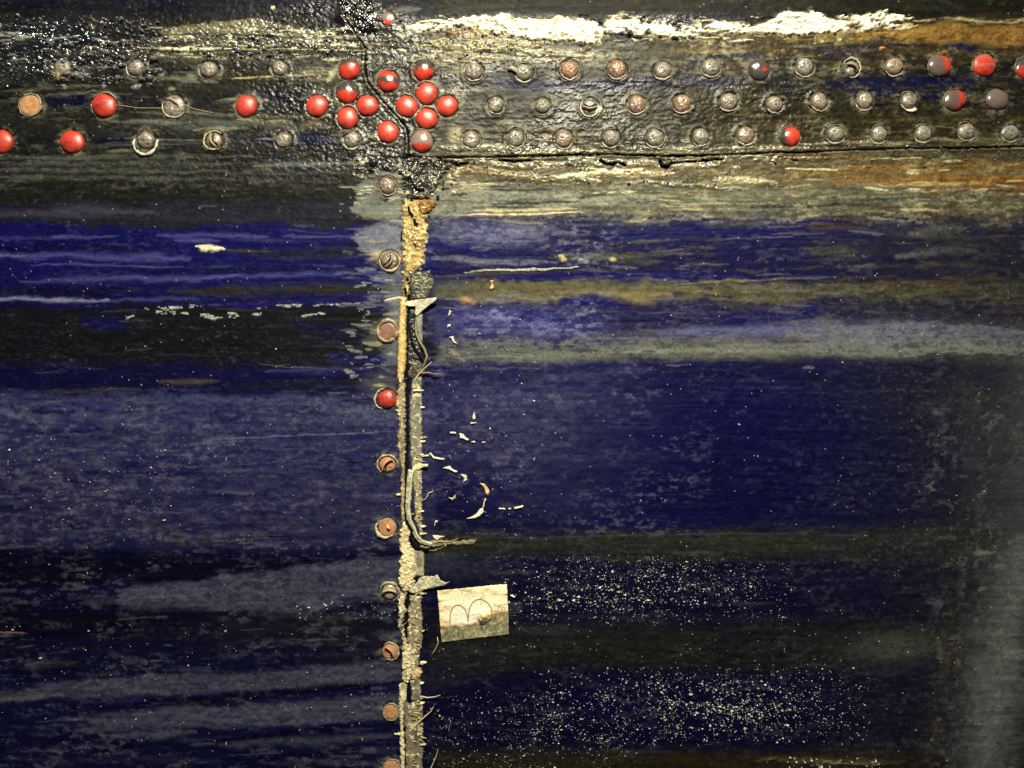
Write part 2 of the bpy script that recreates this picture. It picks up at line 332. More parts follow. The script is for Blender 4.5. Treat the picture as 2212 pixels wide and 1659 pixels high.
# --- centre / upper right
S(740, 70, 960, 120, 30, (70, 68, 52), .6, br=.35, ru=.6, r=.3); B(700, 160, 60, 22, (100, 98, 76), .5, br=.4, soft=1.1)
S(700, 178, 735, 140, 8, (168, 162, 120), .7, br=.2, rag=.5); B(690, 210, 26, 22, (104, 104, 96), .5, br=.3)
S(790, 28, 905, 18, 8, GREY, .5, br=.4); S(930, 20, 1200, 12, 5, (60, 60, 46), .5, br=.4)
B(770, 30, 42, 52, (12, 12, 12), .95, br=.05, h=6, r=.16, sp=.9, ru=1.6, soft=.5); B(838, 44, 34, 34, (44, 46, 38), .85, h=3, r=.25, ru=.5)
S(930, 98, 1170, 98, 17, (150, 142, 98), .75, br=.28, h=1.5, ru=.8); S(960, 70, 1200, 77, 7, (140, 108, 54), .75, br=.22, ru=.5); S(880, 120, 1130, 128, 9, (128, 122, 90), .65, br=.3, ru=.5)
S(1120, 110, 1290, 112, 9, (172, 164, 126), .7, br=.4, ru=.8, h=1); S(1180, 120, 1350, 128, 8, (96, 92, 62), .55, br=.4)
WX = [905, 960, 1000, 1060, 1100, 1150, 1200, 1240, 1290, 1300, 1312, 1340, 1370, 1388, 1400, 1430, 1470, 1500, 1520, 1560, 1600, 1640, 1660, 1700, 1720, 1760, 1800, 1850, 1900, 1955]
WT = [62, 44, 34, 38, 36, 36, 40, 36, 42, 58, 40, 30, 32, 56, 38, 36, 40, 48, 54, 46, 48, 50, 40, 18, 18, 22, 38, 34, 24, 34]
WB = [72, 64, 62, 72, 80, 88, 90, 92, 92, 90, 66, 68, 76, 84, 80, 88, 90, 84, 78, 76, 78, 74, 76, 80, 84, 80, 74, 70, 62, 46]
band(WX, WT, WB, (170, 160, 116), .7, soft=5, br=.3, h=.8, ru=.8, sc=(26, 8), rag=2.2)
band(WX, [t + 3 for t in WT], [b - 4 for b in WB], (236, 230, 200), 1, soft=2.0, br=.30, h=2.8, ru=1.6, r=.5, sp=.4, sc=(30, 10), rag=2.4)
dabs_late = True
S(1286, 44, 1322, 74, 6, (11, 10, 46), .95, rag=.4, h=-3); S(1312, 72, 1395, 84, 4, (13, 12, 46), .9, rag=.5, h=-3); S(1350, 68, 1368, 76, 6, (9, 8, 46), .9, rag=.4, h=-3)
S(1455, 52, 1475, 72, 6, (11, 10, 57), .9, rag=.4, h=-3); S(1490, 70, 1540, 74, 5, (34, 32, 40), .8, rag=.5); S(1520, 60, 1600, 76, 3, (60, 55, 60), .6, br=.3, rag=.5)
S(1330, 34, 1400, 36, 8, (7, 6, 42), .9); S(1400, 44, 1560, 40, 13, (8, 7, 50), .9); S(1570, 34, 1650, 40, 9, (12, 11, 46), .7)
band([1230, 1290, 1340, 1420], [58, 60, 62, 66], [64, 68, 70, 72], (250, 246, 220), .9, soft=2, br=.35, h=2, ru=1.2)
S(860, 78, 960, 52, 9, (150, 148, 124), .6, br=.35, ru=.7, r=.3); S(880, 58, 1000, 54, 8, (214, 208, 176), .8, br=.3, ru=1, h=2)
B(935, 44, 22, 6, INK, .8); S(1100, 85, 1200, 100, 3, (60, 58, 46), .6, br=.3)
S(1700, 88, 2000, 70, 12, (128, 112, 58), .7, br=.3, ru=.4); S(1850, 74, 2300, 66, 19, (124, 94, 40), .85, br=.15, ru=.5); S(2000, 84, 2600, 62, 24, (122, 90, 38), .9, br=.12, ru=.5)
S(1950, 46, 2300, 44, 5, (170, 160, 110), .55, br=.55, ru=1, r=.25, h=1.5); S(2060, 40, 2500, 24, 9, (56, 48, 26), .6); S(1900, 60, 1960, 52, 6, (190, 182, 140), .6, br=.4)
S(1150, 12, 1900, 8, 10, (36, 35, 22), .6, br=.3); S(1700, 18, 2300, 8, 12, (34, 34, 20), .7)
S(1300, 118, 1560, 110, 9, (70, 62, 32), .65, br=.35); S(1420, 108, 1700, 104, 8, (92, 70, 30), .55, br=.45); S(1480, 112, 1540, 100, 5, OCHRE, .6, br=.3)
for a in ((1040, 176, 1200, 184, 12), (1120, 184, 1420, 190, 9), (1290, 178, 1620, 170, 8), (1340, 192, 1440, 188, 7), (1480, 132, 1620, 124, 11), (1700, 104, 2020, 98, 8), (1770, 118, 1900, 112, 7), (1780, 176, 2140, 168, 14), (1820, 192, 2050, 206, 12), (1180, 230, 1210, 245, 7), (2040, 100, 2120, 104, 9), (1500, 168, 1580, 174, 9), (1110, 208, 1150, 214, 7)):
    S(*a, (11, 10, 65), .8, br=.15, soft=.9)
for a in ((1060, 208, 1300, 214, 6, GRN), (1200, 160, 1340, 148, 3, MUST), (1380, 215, 1700, 202, 6, (60, 58, 40)), (1760, 136, 1990, 146, 7, (84, 70, 32)), (1480, 278, 1800, 262, 7, (70, 56, 26)), (1130, 282, 1350, 290, 5, (92, 70, 34)), (1210, 286, 1260, 292, 6, (110, 80, 38)),
          (1320, 258, 1480, 252, 5, (68, 60, 34)), (1500, 244, 1620, 236, 6, (76, 60, 28)), (1830, 262, 2100, 250, 6, (66, 52, 26)), (1900, 284, 2050, 270, 4, (84, 62, 28)), (990, 218, 1060, 224, 4, MUST), (1700, 196, 1760, 180, 5, (96, 98, 80)), (1940, 130, 2212, 124, 8, (52, 48, 30))):
    S(*a[:5], a[5], .6, br=.35)
B(985, 225, 14, 90, (110, 108, 84), .5, br=.3, soft=1.2, ru=.6); S(995, 130, 1005, 240, 3, (140, 136, 104), .5, br=.3, rag=.5, h=1); S(900, 125, 990, 150, 3, (120, 114, 80), .5, br=.2, h=1)
B(985, 290, 24, 22, (150, 146, 108), .7, br=.3, ru=.5); B(870, 190, 60, 60, (54, 52, 42), .6, soft=1.3); B(900, 170, 40, 14, (34, 32, 44), .7)
# around the horizontal seam
for a in ((940, 318, 1320, 326, 9, (128, 122, 92), .7), (1300, 314, 1560, 322, 6, (140, 132, 104), .65), (1540, 322, 1760, 318, 6, (130, 122, 92), .7), (1740, 312, 2000, 306, 5, (150, 142, 112), .55), (2000, 306, 2300, 300, 6, (130, 122, 92), .5)):
    S(*a[:5], a[5], a[6], br=.3, ru=1.1, h=1.5, r=.28, sp=.5)
for a in ((960, 350, 1250, 356, 9, (120, 114, 88), .7), (1230, 350, 1560, 356, 10, (150, 146, 120), .75), (1440, 346, 1800, 344, 8, (104, 98, 76), .7), (1280, 378, 1460, 372, 8, (196, 188, 146), .75), (1060, 376, 1300, 392, 7, (150, 140, 96), .65), (1180, 384, 1300, 380, 6, (214, 206, 164), .7), (1520, 388, 1680, 392, 6, (170, 162, 120), .6), (1380, 395, 1560, 402, 5, (110, 104, 70), .6)):
    S(*a[:5], a[5], a[6], br=.32, ru=1.2, h=2, r=.3, sp=.5)
for a in ((940, 366, 1160, 372, 6, (124, 100, 52)), (1330, 368, 1500, 364, 9, (112, 86, 42)), (1700, 372, 2300, 352, 14, (112, 86, 36)), (1640, 344, 1900, 340, 8, (100, 80, 40)), (1780, 396, 2300, 384, 14, (118, 86, 34)), (1950, 392, 2700, 392, 24, (118, 84, 34)), (2050, 402, 2700, 400, 16, (124, 86, 36)), (1500, 378, 1760, 382, 8, (92, 78, 40))):
    S(*a[:5], a[5], .72, br=.2, ru=.35)
S(1900, 402, 2120, 396, 5, (170, 150, 98), .55, br=.4, ru=.6); S(1880, 418, 2120, 408, 4, (140, 122, 84), .5, br=.4); S(1000, 390, 1240, 396, 4, (50, 48, 34), .7, br=.3)
band([930, 980, 1100, 1250, 1420], [398, 404, 408, 412, 424], [468, 462, 452, 446, 436], (118, 121, 106), .8, soft=8, br=.1)
for a in ((960, 408, 1100, 404, 4), (975, 423, 1010, 421, 5), (1060, 440, 1250, 434, 3), (1040, 412, 1200, 408, 3), (1220, 424, 1320, 420, 5)): S(*a, (40, 44, 44), .85, rag=.6)
S(1500, 428, 1900, 430, 4, (96, 96, 82), .5, br=.4); S(1300, 420, 1800, 414, 8, (112, 108, 82), .55, br=.35); S(1440, 440, 1700, 436, 3, (170, 166, 136), .4, br=.5); S(1580, 434, 2000, 446, 7, (80, 76, 52), .55, br=.3)
S(1020, 456, 1240, 450, 3.5, (176, 166, 118), .8, br=.1, h=1); S(985, 466, 1260, 458, 2.6, (226, 212, 156), .9, br=.08, h=1.5, rag=.7); S(1010, 446, 1180, 446, 2.6, INK, .7, rag=.6); S(1240, 458, 1720, 470, 3, (120, 112, 70), .55, br=.35)
S(1720, 468, 1960, 450, 4, (130, 122, 78), .55, br=.3); S(1600, 446, 1880, 438, 4, (15, 14, 54), .6)
B(1060, 505, 140, 34, (90, 92, 128), .7, soft=1.1, br=.22, sc=12); B(1130, 494, 50, 20, (112, 118, 124), .5, soft=1.3); B(970, 500, 40, 30, (88, 94, 108), .6, soft=1.2, br=.2)
S(930, 528, 1080, 548, 8, (11, 9, 93), .9, br=.12, mid=(1010, 540)); S(1120, 546, 1230, 532, 7, (9, 7, 82), .85, br=.1); S(930, 558, 1200, 566, 9, (96, 98, 112), .7, br=.12); S(960, 582, 1080, 576, 4, (13, 12, 69), .85, br=.15); S(1100, 574, 1240, 570, 6, (10, 8, 84), .9)
S(990, 588, 1090, 580, 2.6, (170, 164, 128), .8, br=.3, h=.6); S(1060, 583, 1250, 577, 2.2, (200, 194, 152), .85, br=.3, h=.6); S(930, 595, 1160, 588, 5, (62, 64, 56), .7, br=.2); S(1080, 604, 1500, 592, 12, (10, 7, 90), .95, soft=.7, br=.05); S(1450, 590, 1700, 600, 7, (10, 8, 86), .8, br=.1)
B(960, 620, 60, 22, (70, 74, 74), .7, soft=1.2, br=.1); S(1180, 552, 1420, 560, 11, (70, 70, 50), .7, br=.25); S(1240, 550, 1500, 548, 5, (88, 84, 54), .5, br=.3)
for x, y in ((1212, 553), (1218, 560), (1325, 560), (1255, 562), (1266, 566)): B(x, y, 8, 5, (190, 178, 110), .8, h=1.5, rag=.6)
S(960, 648, 1240, 640, 7, (108, 100, 68), .75, br=.3, soft=1); S(1200, 634, 1450, 640, 9, (116, 106, 66), .8, br=.25, soft=1); S(1300, 622, 1800, 612, 7, (86, 84, 56), .6, br=.3); S(1500, 636, 1900, 634, 6, (64, 62, 50), .6, br=.2); S(1420, 612, 1800, 596, 3, (130, 122, 76), .6, br=.4)
B(1010, 650, 22, 9, (172, 136, 74), .6, br=.2, soft=1); B(1000, 395, 10, 5, CREAM, .5)
S(1200, 655, 1350, 660, 9, (12, 10, 95), .85); S(1240, 690, 1640, 690, 26, (16, 16, 71), .8, soft=1.2); S(1560, 688, 1780, 672, 18, (10, 8, 93), .85, soft=1); S(1300, 508, 1900, 500, 20, (12, 10, 93), .7, soft=1.1); S(1660, 490, 1900, 478, 12, (10, 8, 80), .85, br=.1)
B(1120, 692, 170, 38, (70, 70, 126), .75, soft=1, br=.4, sc=10); B(1220, 712, 90, 22, (82, 84, 136), .6, soft=1.1, br=.35, sc=9); B(1020, 690, 90, 26, (76, 76, 126), .5, soft=1.2, br=.3)
S(1120, 668, 1300, 714, 9, (13, 11, 97), .5, br=.4)
S(1400, 722, 1900, 706, 18, (88, 90, 132), .85, soft=1.1, br=.05); S(1250, 740, 1500, 730, 9, (82, 84, 108), .7, soft=1); S(980, 745, 1260, 738, 6, (90, 94, 104), .6, soft=1); S(1300, 728, 1500, 726, 3, (40, 38, 84), .5, br=.45, rag=.6)
S(1840, 706, 2300, 724, 26, (98, 100, 106), .8, soft=1.1, br=.05); S(1780, 748, 2300, 752, 16, (92, 94, 90), .8, soft=1.1)
S(960, 770, 1400, 766, 15, (104, 106, 92), .8, soft=1, br=.04); S(1300, 762, 1850, 758, 13, (104, 106, 92), .85, soft=1); S(1000, 758, 1100, 758, 9, (70, 68, 54), .5, br=.3); S(950, 750, 1020, 780, 3, (190, 160, 120), .4, br=.5)
band([1050, 1250, 1500, 1800, 2000, 2100], [800, 790, 781, 775, 778, 790], [840, 830, 826, 824, 822, 815], (15, 15, 67), .85, soft=8)
B(1120, 860, 230, 60, (62, 64, 98), .7, soft=1.4, br=.1); B(1060, 940, 160, 90, (56, 56, 94), .5, soft=1.4, br=.15, sc=12); S(1180, 820, 1400, 800, 14, (70, 72, 106), .5, soft=1.3)
B(1600, 960, 420, 150, (6, 6, 66), .75, soft=1.0, br=.05); B(1580, 930, 330, 90, (9, 7, 80), .85, soft=1.3); B(1560, 1050, 300, 80, (8, 6, 73), .85, soft=1.3); B(1290, 880, 180, 34, (44, 43, 84), .6, soft=1.3, br=.2)
S(1120, 842, 1280, 832, 7, (12, 10, 82), .6, br=.2); S(1280, 963, 1420, 962, 1.6, (6, 5, 46), .9, rag=.4); S(1100, 1000, 1500, 985, 22, (50, 50, 84), .45, soft=1.3, br=.2); B(1200, 1080, 190, 60, (46, 46, 80), .6, soft=1.4, br=.1)
B(1900, 960, 170, 120, (13, 13, 54), .7, soft=1.4); B(1850, 830, 180, 40, (17, 18, 59), .7, soft=1.3)
S(940, 1178, 1500, 1160, 13, (44, 46, 36), .8, soft=1, br=.08); S(1400, 1172, 2060, 1160, 26, (46, 48, 40), .8, soft=1.1); S(980, 1195, 1200, 1192, 8, (34, 36, 32), .7); S(1300, 1120, 1900, 1105, 16, (11, 10, 71), .7, soft=1)
S(980, 1162, 1800, 1150, 2, (84, 86, 72), .4, br=.4, rag=.6); B(950, 1205, 50, 20, (62, 66, 68), .6, soft=1.2)
B(1000, 1230, 130, 24, (52, 54, 74), .6, soft=1.4); S(1200, 1210, 2050, 1200, 8, (40, 42, 40), .5, br=.3)
S(930, 1330, 1900, 1338, 10, (40, 42, 54), .4, soft=1.2, br=.3); B(1600, 1390, 420, 34, (34, 35, 30), .8, soft=1.3, br=.15); B(1020, 1420, 120, 40, (34, 38, 38), .7, soft=1.3); B(960, 1470, 80, 30, (46, 48, 38), .6, soft=1.3)
S(905, 1508, 990, 1503, 1.5, (5, 5, 6), 1, rag=.25, soft=.3, h=-2); B(1330, 1520, 180, 40, (8, 7, 61), .8, soft=1.2); S(930, 1490, 1300, 1482, 9, (9, 8, 44), .6)
B(1200, 1360, 60, 14, (60, 64, 80), .4, soft=1.5); B(1180, 1640, 170, 16, (46, 46, 34), .7, soft=1); B(1700, 1380, 180, 50, (26, 26, 34), .6, soft=1.4)
B(1940, 1400, 110, 42, (62, 64, 58), .7, soft=1.2, br=.1); band([1850, 1900, 1970, 2030], [1423, 1424, 1418, 1405], [1600, 1600, 1600, 1600], (14, 13, 48), .85, soft=3); B(1900, 1270, 130, 50, (11, 10, 59), .8, soft=1.3)
S(1100, 1646, 2100, 1630, 15, (46, 38, 18), .85, soft=.9, br=.1); S(1640, 1640, 1950, 1650, 9, (96, 78, 44), .6, br=.35, ru=1, r=.3); S(1760, 1642, 1900, 1652, 7, (150, 140, 108), .5, br=.8, ru=1.4, r=.3, h=1.5)
# right end: olive mottled, then the grey bend
for i in range(60):
    x = rnd.uniform(1700, 2200); y = rnd.uniform(440, 640); q = rnd.uniform(30, 160)
    S(x, y, x + q, y + rnd.uniform(-6, 6), rnd.uniform(3, 9), [(70, 66, 42), (44, 46, 50), (84, 82, 62), (36, 36, 44), (88, 70, 34), (60, 62, 66)][i % 6], rnd.uniform(.4, .7), br=.35, soft=1)
B(2080, 520, 260, 90, (58, 56, 40), .55, soft=1.4, br=.1); B(2100, 455, 200, 26, (84, 68, 34), .5, soft=1.4, br=.2); S(1930, 550, 2110, 540, 9, (96, 100, 96), .6, br=.3); S(1960, 500, 2090, 494, 12, (92, 96, 90), .55, br=.25); S(2030, 480, 2110, 476, 12, (32, 31, 46), .7, br=.2); S(1980, 562, 2200, 588, 5, (80, 78, 58), .5, br=.3)
S(1980, 615, 2160, 600, 12, (92, 72, 30), .65, br=.15, soft=1.1); B(2050, 605, 34, 9, (128, 96, 62), .6, soft=1.1); B(1990, 660, 220, 34, (40, 40, 40), .6, soft=1.4); B(2190, 660, 70, 50, (84, 76, 52), .5, soft=1.4)
S(2085, 770, 2120, 1130, 30, (62, 64, 62), .5, soft=1.5, br=.1); B(2180, 900, 110, 130, (74, 76, 74), .7, soft=1.4, br=.1, sc=30); B(2000, 880, 120, 70, (36, 37, 42), .6, soft=1.5)
B(2200, 1120, 110, 170, (84, 84, 84), .7, soft=1.3, br=.1, sc=26); S(2075, 1120, 2060, 1280, 34, (50, 46, 34), .5, soft=1.5, br=.2); B(2085, 1215, 16, 22, (84, 76, 58), .5, br=.15, soft=.9, ru=.6); S(2060, 1160, 2090, 1280, 12, (58, 50, 34), .4, br=.4)
S(2140, 1250, 2100, 1330, 34, (28, 28, 36), .8, soft=1.1); S(2060, 1310, 2000, 1700, 34, (48, 44, 32), .6, soft=1.5, br=.1); S(2180, 1250, 2110, 1720, 80, (84, 86, 80), .75, soft=1.5); S(2200, 800, 2180, 1300, 70, (78, 82, 84), .6, soft=1.6); S(2160, 1420, 2100, 1620, 30, (104, 102, 90), .45, soft=1.3, br=.3); S(2215, 1350, 2205, 1700, 14, (34, 33, 26), .8, soft=1)
S(2022, 1405, 2000, 1480, 4, (30, 30, 20), .6, soft=1); S(2060, 1190, 2180, 1185, 8, (50, 50, 48), .4)

def dabs(n, x0, x1, y0, y1, l0, l1, w0, w1, pal, a0=.35, a1=.75, br=.3, ru=0, r=None, tilt=0., soft=.7, h=0):
    for _ in range(n):
        x = rnd.uniform(x0, x1); y = rnd.uniform(y0, y1); l = rnd.uniform(l0, l1) * (.4 + rnd.rand())
        c = pal[rnd.randint(len(pal))]
        S(x - l / 2, y, x + l / 2, y + rnd.uniform(-3, 3) - tilt * l, rnd.uniform(w0, w1), c, rnd.uniform(a0, a1), br=br, ru=ru, r=r, soft=soft, h=h)
dabs(60, 900, 1980, 34, 92, 10, 50, 1.5, 5, [(226, 220, 186), (190, 182, 140), (150, 142, 104)], .5, .95, .35, ru=1.2, h=1.4)
dabs(64, 930, 1950, 32, 90, 8, 44, 1.5, 4.5, [(22, 20, 44), (30, 28, 30), (48, 44, 34)], .6, .95, .3, h=-2)
dabs(80, 680, 1260, 84, 140, 6, 50, 1.2, 3.5, [(206, 198, 158), (166, 158, 120), (40, 38, 30), (30, 29, 24)], .45, .9, .3, ru=1, r=.2, h=1)  # cream scuffs, plus pale highlights painted as short thin lines
dabs(60, 940, 1500, 300, 350, 8, 50, 1.2, 3, [(170, 162, 126), (130, 124, 96), (30, 29, 24)], .45, .9, .3, ru=1, r=.2, h=1)
P_BELT = [(96, 94, 74), (20, 20, 18), (10, 9, 52), (74, 66, 40), (120, 114, 88), (28, 27, 20), (26, 24, 18)]
dabs(190, 930, 2230, 95, 320, 20, 120, 1.5, 6, P_BELT, .35, .8, .35)
dabs(110, -20, 860, 120, 330, 20, 130, 1.5, 6, [(96, 96, 80), (16, 16, 15), (9, 8, 50), (78, 76, 58), (120, 116, 92), (22, 22, 18)], .35, .75, .35)
dabs(70, 1250, 2230, 95, 320, 20, 90, 2, 5, [(98, 74, 34), (88, 66, 30), (60, 48, 26)], .35, .7, .4)
dabs(60, 690, 1010, 90, 330, 8, 50, 2, 6, [(140, 134, 100), (110, 104, 78), (30, 29, 24), (60, 58, 44), (160, 150, 106)], .3, .7, .35, ru=.6, r=.35)
dabs(70, 770, 1010, 334, 430, 8, 40, 2, 6, [(150, 144, 112), (22, 22, 20), (110, 104, 78), (60, 58, 46), (190, 182, 146), (120, 92, 48)], .4, .85, .3, ru=1.2, r=.22, h=1)
dabs(130, 940, 2230, 340, 425, 15, 90, 1.5, 5, [(170, 160, 118), (120, 96, 50), (64, 60, 42), (200, 190, 150), (122, 94, 48), (40, 38, 28), (110, 106, 82)], .35, .8, .35, ru=.9, r=.3)
dabs(90, 940, 2000, 420, 480, 15, 110, 1.5, 4, [(130, 130, 112), (50, 54, 52), (160, 152, 112), (90, 92, 78), (17, 17, 61)], .3, .7, .35)
dabs(150, 930, 1900, 480, 800, 20, 120, 1.5, 5, [(10, 8, 90), (96, 98, 118), (60, 60, 104), (84, 84, 66), (9, 7, 78), (112, 112, 118)], .25, .6, .4)
dabs(110, 1500, 2230, 480, 800, 20, 110, 1.5, 6, [(72, 68, 46), (46, 46, 48), (96, 94, 76), (15, 15, 50), (64, 66, 74)], .3, .65, .4)
dabs(150, -20, 860, 330, 860, 20, 140, 1.2, 4, [(8, 7, 69), (58, 60, 88), (26, 26, 24), (84, 86, 100), (20, 20, 22), (12, 10, 99)], .2, .55, .4, soft=1)
dabs(190, -20, 860, 860, 1659, 15, 110, 1.2, 6, [(7, 6, 57), (78, 80, 98), (58, 60, 84), (92, 94, 96), (11, 11, 46), (8, 7, 50)], .2, .55, .4, soft=1, tilt=.03)
dabs(130, 920, 2000, 800, 1160, 15, 110, 1.2, 5, [(8, 6, 67), (70, 70, 104), (54, 54, 90), (11, 10, 73)], .15, .45, .4, soft=1)
dabs(120, 920, 2020, 1150, 1659, 15, 110, 1.2, 6, [(6, 5, 46), (60, 62, 62), (40, 42, 40), (8, 7, 52), (74, 74, 62)], .2, .5, .4, soft=1)
dabs(30, 2000, 2230, 800, 1659, 6, 26, 3, 9, [(96, 96, 90), (60, 60, 58), (110, 108, 96), (48, 46, 40)], .2, .5, .3, soft=1.1)
dabs(70, -20, 340, 40, 190, 10, 60, 2, 6, [(10, 10, 12), (150, 152, 146), (60, 60, 58), (7, 7, 35)], .5, .9, .35, ru=1.4, r=.12, h=1.5)  # light grey dabs stand for wet glints, painted into the black
dabs(70, 300, 800, 60, 130, 10, 60, 1.5, 4, [(20, 20, 20), (160, 154, 122), (110, 106, 84), (60, 58, 46), (8, 7, 42)], .5, .85, .35, ru=1., r=.2, h=1)
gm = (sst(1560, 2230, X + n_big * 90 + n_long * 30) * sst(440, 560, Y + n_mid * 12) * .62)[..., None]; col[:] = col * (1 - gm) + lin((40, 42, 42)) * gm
for _ in range(26):
    x = rnd.uniform(1780, 2230); y = rnd.uniform(640, 1200); l = rnd.uniform(20, 90); S(x, y, x + l, y - l * rnd.uniform(.5, 1.1), rnd.uniform(1.5, 4), (88, 90, 90), rnd.uniform(.2, .45), br=.45, soft=1)
for _ in range(40):
    x = rnd.uniform(2000, 2230); y = rnd.uniform(800, 1659); l = rnd.uniform(30, 120); S(x, y, x - l * .2, y + l, rnd.uniform(3, 10), [(84, 86, 84), (54, 56, 54)][_ % 2], rnd.uniform(.15, .35), br=.4, soft=1.3)
dabs(70, 735, 880, 385, 850, 12, 60, 1.5, 6, [(112, 118, 116), (92, 98, 102), (18, 18, 30), (136, 134, 112)], .4, .8, .3)
dabs(60, 330, 780, 60, 125, 6, 40, 1.2, 4, [(176, 170, 138), (132, 128, 104), (200, 194, 160)], .5, .9, .35, ru=1, r=.2, h=1)
S(2215, 1150, 2110, 1760, 72, (108, 110, 108), .75, soft=1.7, br=.12); S(2235, 700, 2215, 1250, 50, (80, 84, 86), .45, soft=1.7, br=.12); S(2060, 1260, 2010, 1720, 12, (62, 54, 34), .5, soft=1.3, br=.25)
for _ in range(150):
    x = rnd.uniform(2010, 2240); y = rnd.uniform(780, 1659); l = rnd.uniform(8, 40); S(x, y, x - l * rnd.uniform(.1, .8), y + l, rnd.uniform(1.2, 5), [(120, 120, 110), (46, 46, 44), (84, 86, 88), (30, 30, 32)][_ % 4], rnd.uniform(.2, .5), br=.35, soft=.9); S(1650, 752, 2260, 748, 13, (96, 98, 96), .35, soft=1.5, br=.15); S(1700, 720, 2260, 726, 14, (90, 92, 104), .3, soft=1.5, br=.15)
B(1940, 1400, 110, 40, (78, 80, 72), .6, soft=1.3, br=.1); dabs(40, 2030, 2240, 1150, 1659, 6, 40, 3, 10, [(132, 132, 122), (70, 70, 66)], .2, .45, .3, soft=1.1)
dabs(60, 200, 860, 1260, 1659, 20, 120, 3, 9, [(80, 84, 96), (66, 70, 84)], .3, .55, .3, tilt=.04, soft=1)
B(1150, 930, 250, 110, (66, 68, 94), .55, soft=1.5, br=.2); B(1620, 960, 300, 120, (5, 5, 62), .7, soft=1.2); B(1620, 1070, 330, 60, (5, 5, 54), .6, soft=1.2)
band([255, 300, 440, 520, 640, 760, 880], [1278, 1262, 1254, 1234, 1226, 1212, 1205], [1316, 1320, 1318, 1322, 1324, 1304, 1290], (68, 71, 90), .5, soft=9, br=.35)
band([200, 300, 600, 880], [1542, 1534, 1520, 1500], [1580, 1574, 1566, 1550], (70, 72, 88), .5, soft=8, br=.35); band([60, 300, 600, 880], [1480, 1462, 1448, 1420], [1510, 1500, 1486, 1466], (70, 72, 86), .6, soft=8, br=.3)
band([-520, 0, 250, 420, 560, 640, 720], [1188, 1188, 1190, 1196, 1198, 1200, 1212], [1270, 1268, 1258, 1250, 1234, 1220, 1216], (4, 4, 34), .85, soft=6); S(430, 1604, 780, 1562, 4.5, (4, 4, 32), .95, mid=(620, 1584)); S(280, 1520, 820, 1484, 8, (5, 5, 36), .85, br=.05)
# worm-like scuffs: the paint rubbed through to a paler coat, in patches
def scuff(x0, x1, y0, y1, c, a, s, sx=15, sy=8, lo=-.05, hi=.5, feather=60, dark=None):
    sl = box(x0, x1, y0, y1, feather)
    e = sst(0, feather, np.minimum(np.minimum(X[sl] - x0 + feather, x1 + feather - X[sl]), np.minimum(Y[sl] - y0 + feather * .5, y1 + feather * .5 - Y[sl]) * 2) + n_long[sl] * 14)
    k = fbm(X[sl], Y[sl], sx, sy, 4, s) * .8 + n_px[sl] * .25 + .35 * n_mid[sl]
    patchy = sst(-.5, .6, fbm(X[sl], Y[sl], 90, 34, 3, s + 5))
    m = sst(lo, hi, k) * a * e * patchy; cc = col[sl]; cc += (lin(c).astype(np.float32) - cc) * m[..., None]
    if dark is not None:
        m = sst(lo, hi, -k) * a * e * (1 - patchy * .5); cc += (lin(dark).astype(np.float32) - cc) * m[..., None]
scuff(930, 1300, 470, 560, (104, 106, 128), .6, 301, dark=(10, 8, 78)); scuff(930, 1280, 655, 745, (104, 106, 146), .7, 302, dark=(12, 10, 93))
scuff(-50, 860, 860, 1190, (88, 90, 108), .55, 303, dark=(13, 12, 78)); scuff(920, 1500, 790, 1150, (82, 82, 108), .55, 304, dark=(11, 10, 73)); scuff(1500, 2000, 800, 1150, (50, 50, 76), .4, 305, dark=(7, 5, 57))
scuff(-50, 860, 1220, 1659, (84, 86, 96), .45, 306, dark=(8, 7, 48)); scuff(920, 2050, 1180, 1659, (62, 62, 66), .4, 307, sx=11, sy=7, dark=(5, 4, 35))
scuff(-50, 860, 330, 860, (56, 58, 74), .28, 308, sx=14, sy=5, dark=(6, 5, 46)); scuff(1250, 2230, 470, 760, (84, 84, 76), .4, 309, dark=(13, 12, 57))
scuff(930, 2230, 90, 330, (92, 88, 66), .5, 310, sx=13, sy=8, dark=(20, 19, 18)); scuff(-50, 880, 120, 400, (84, 86, 74), .42, 311, sx=15, sy=7, dark=(14, 14, 14)); scuff(930, 2230, 340, 470, (140, 134, 104), .45, 312, sx=16, sy=7, dark=(50, 46, 34))
scuff(2030, 2300, 780, 1700, (104, 106, 100), .3, 313, sx=12, sy=14, dark=(48, 50, 50)); scuff(-50, 2300, -30, 30, (58, 60, 52), .35, 314, dark=(7, 7, 27)); scuff(1700, 2300, 60, 100, (166, 124, 56), .5, 315, sx=13, sy=8, dark=(70, 50, 24))
scuff(900, 1940, 96, 140, (150, 144, 106), .5, 316, sx=13, sy=8, dark=(60, 56, 40))
#ENDPAINT

L_ = np.clip(col @ np.array([.35, .4, .25], np.float32), 1e-4, 1); col *= (np.clip((L_ / .16), .02, 1.6) ** .26 * 1.05)[..., None]
H += (RU > 1.2) * np.abs(fbm(X, Y, 24, 15, 3, 33)) * 4 * sst(1.2, 1.6, RU)
# dust-pale flecks in the paint itself
fl = vn(X / 2.6, Y / 2.4, 44) ; dens = .972 + .012 * np.clip(n_big, -1, 1)
k = (fl > dens) & (n_iso > .05)
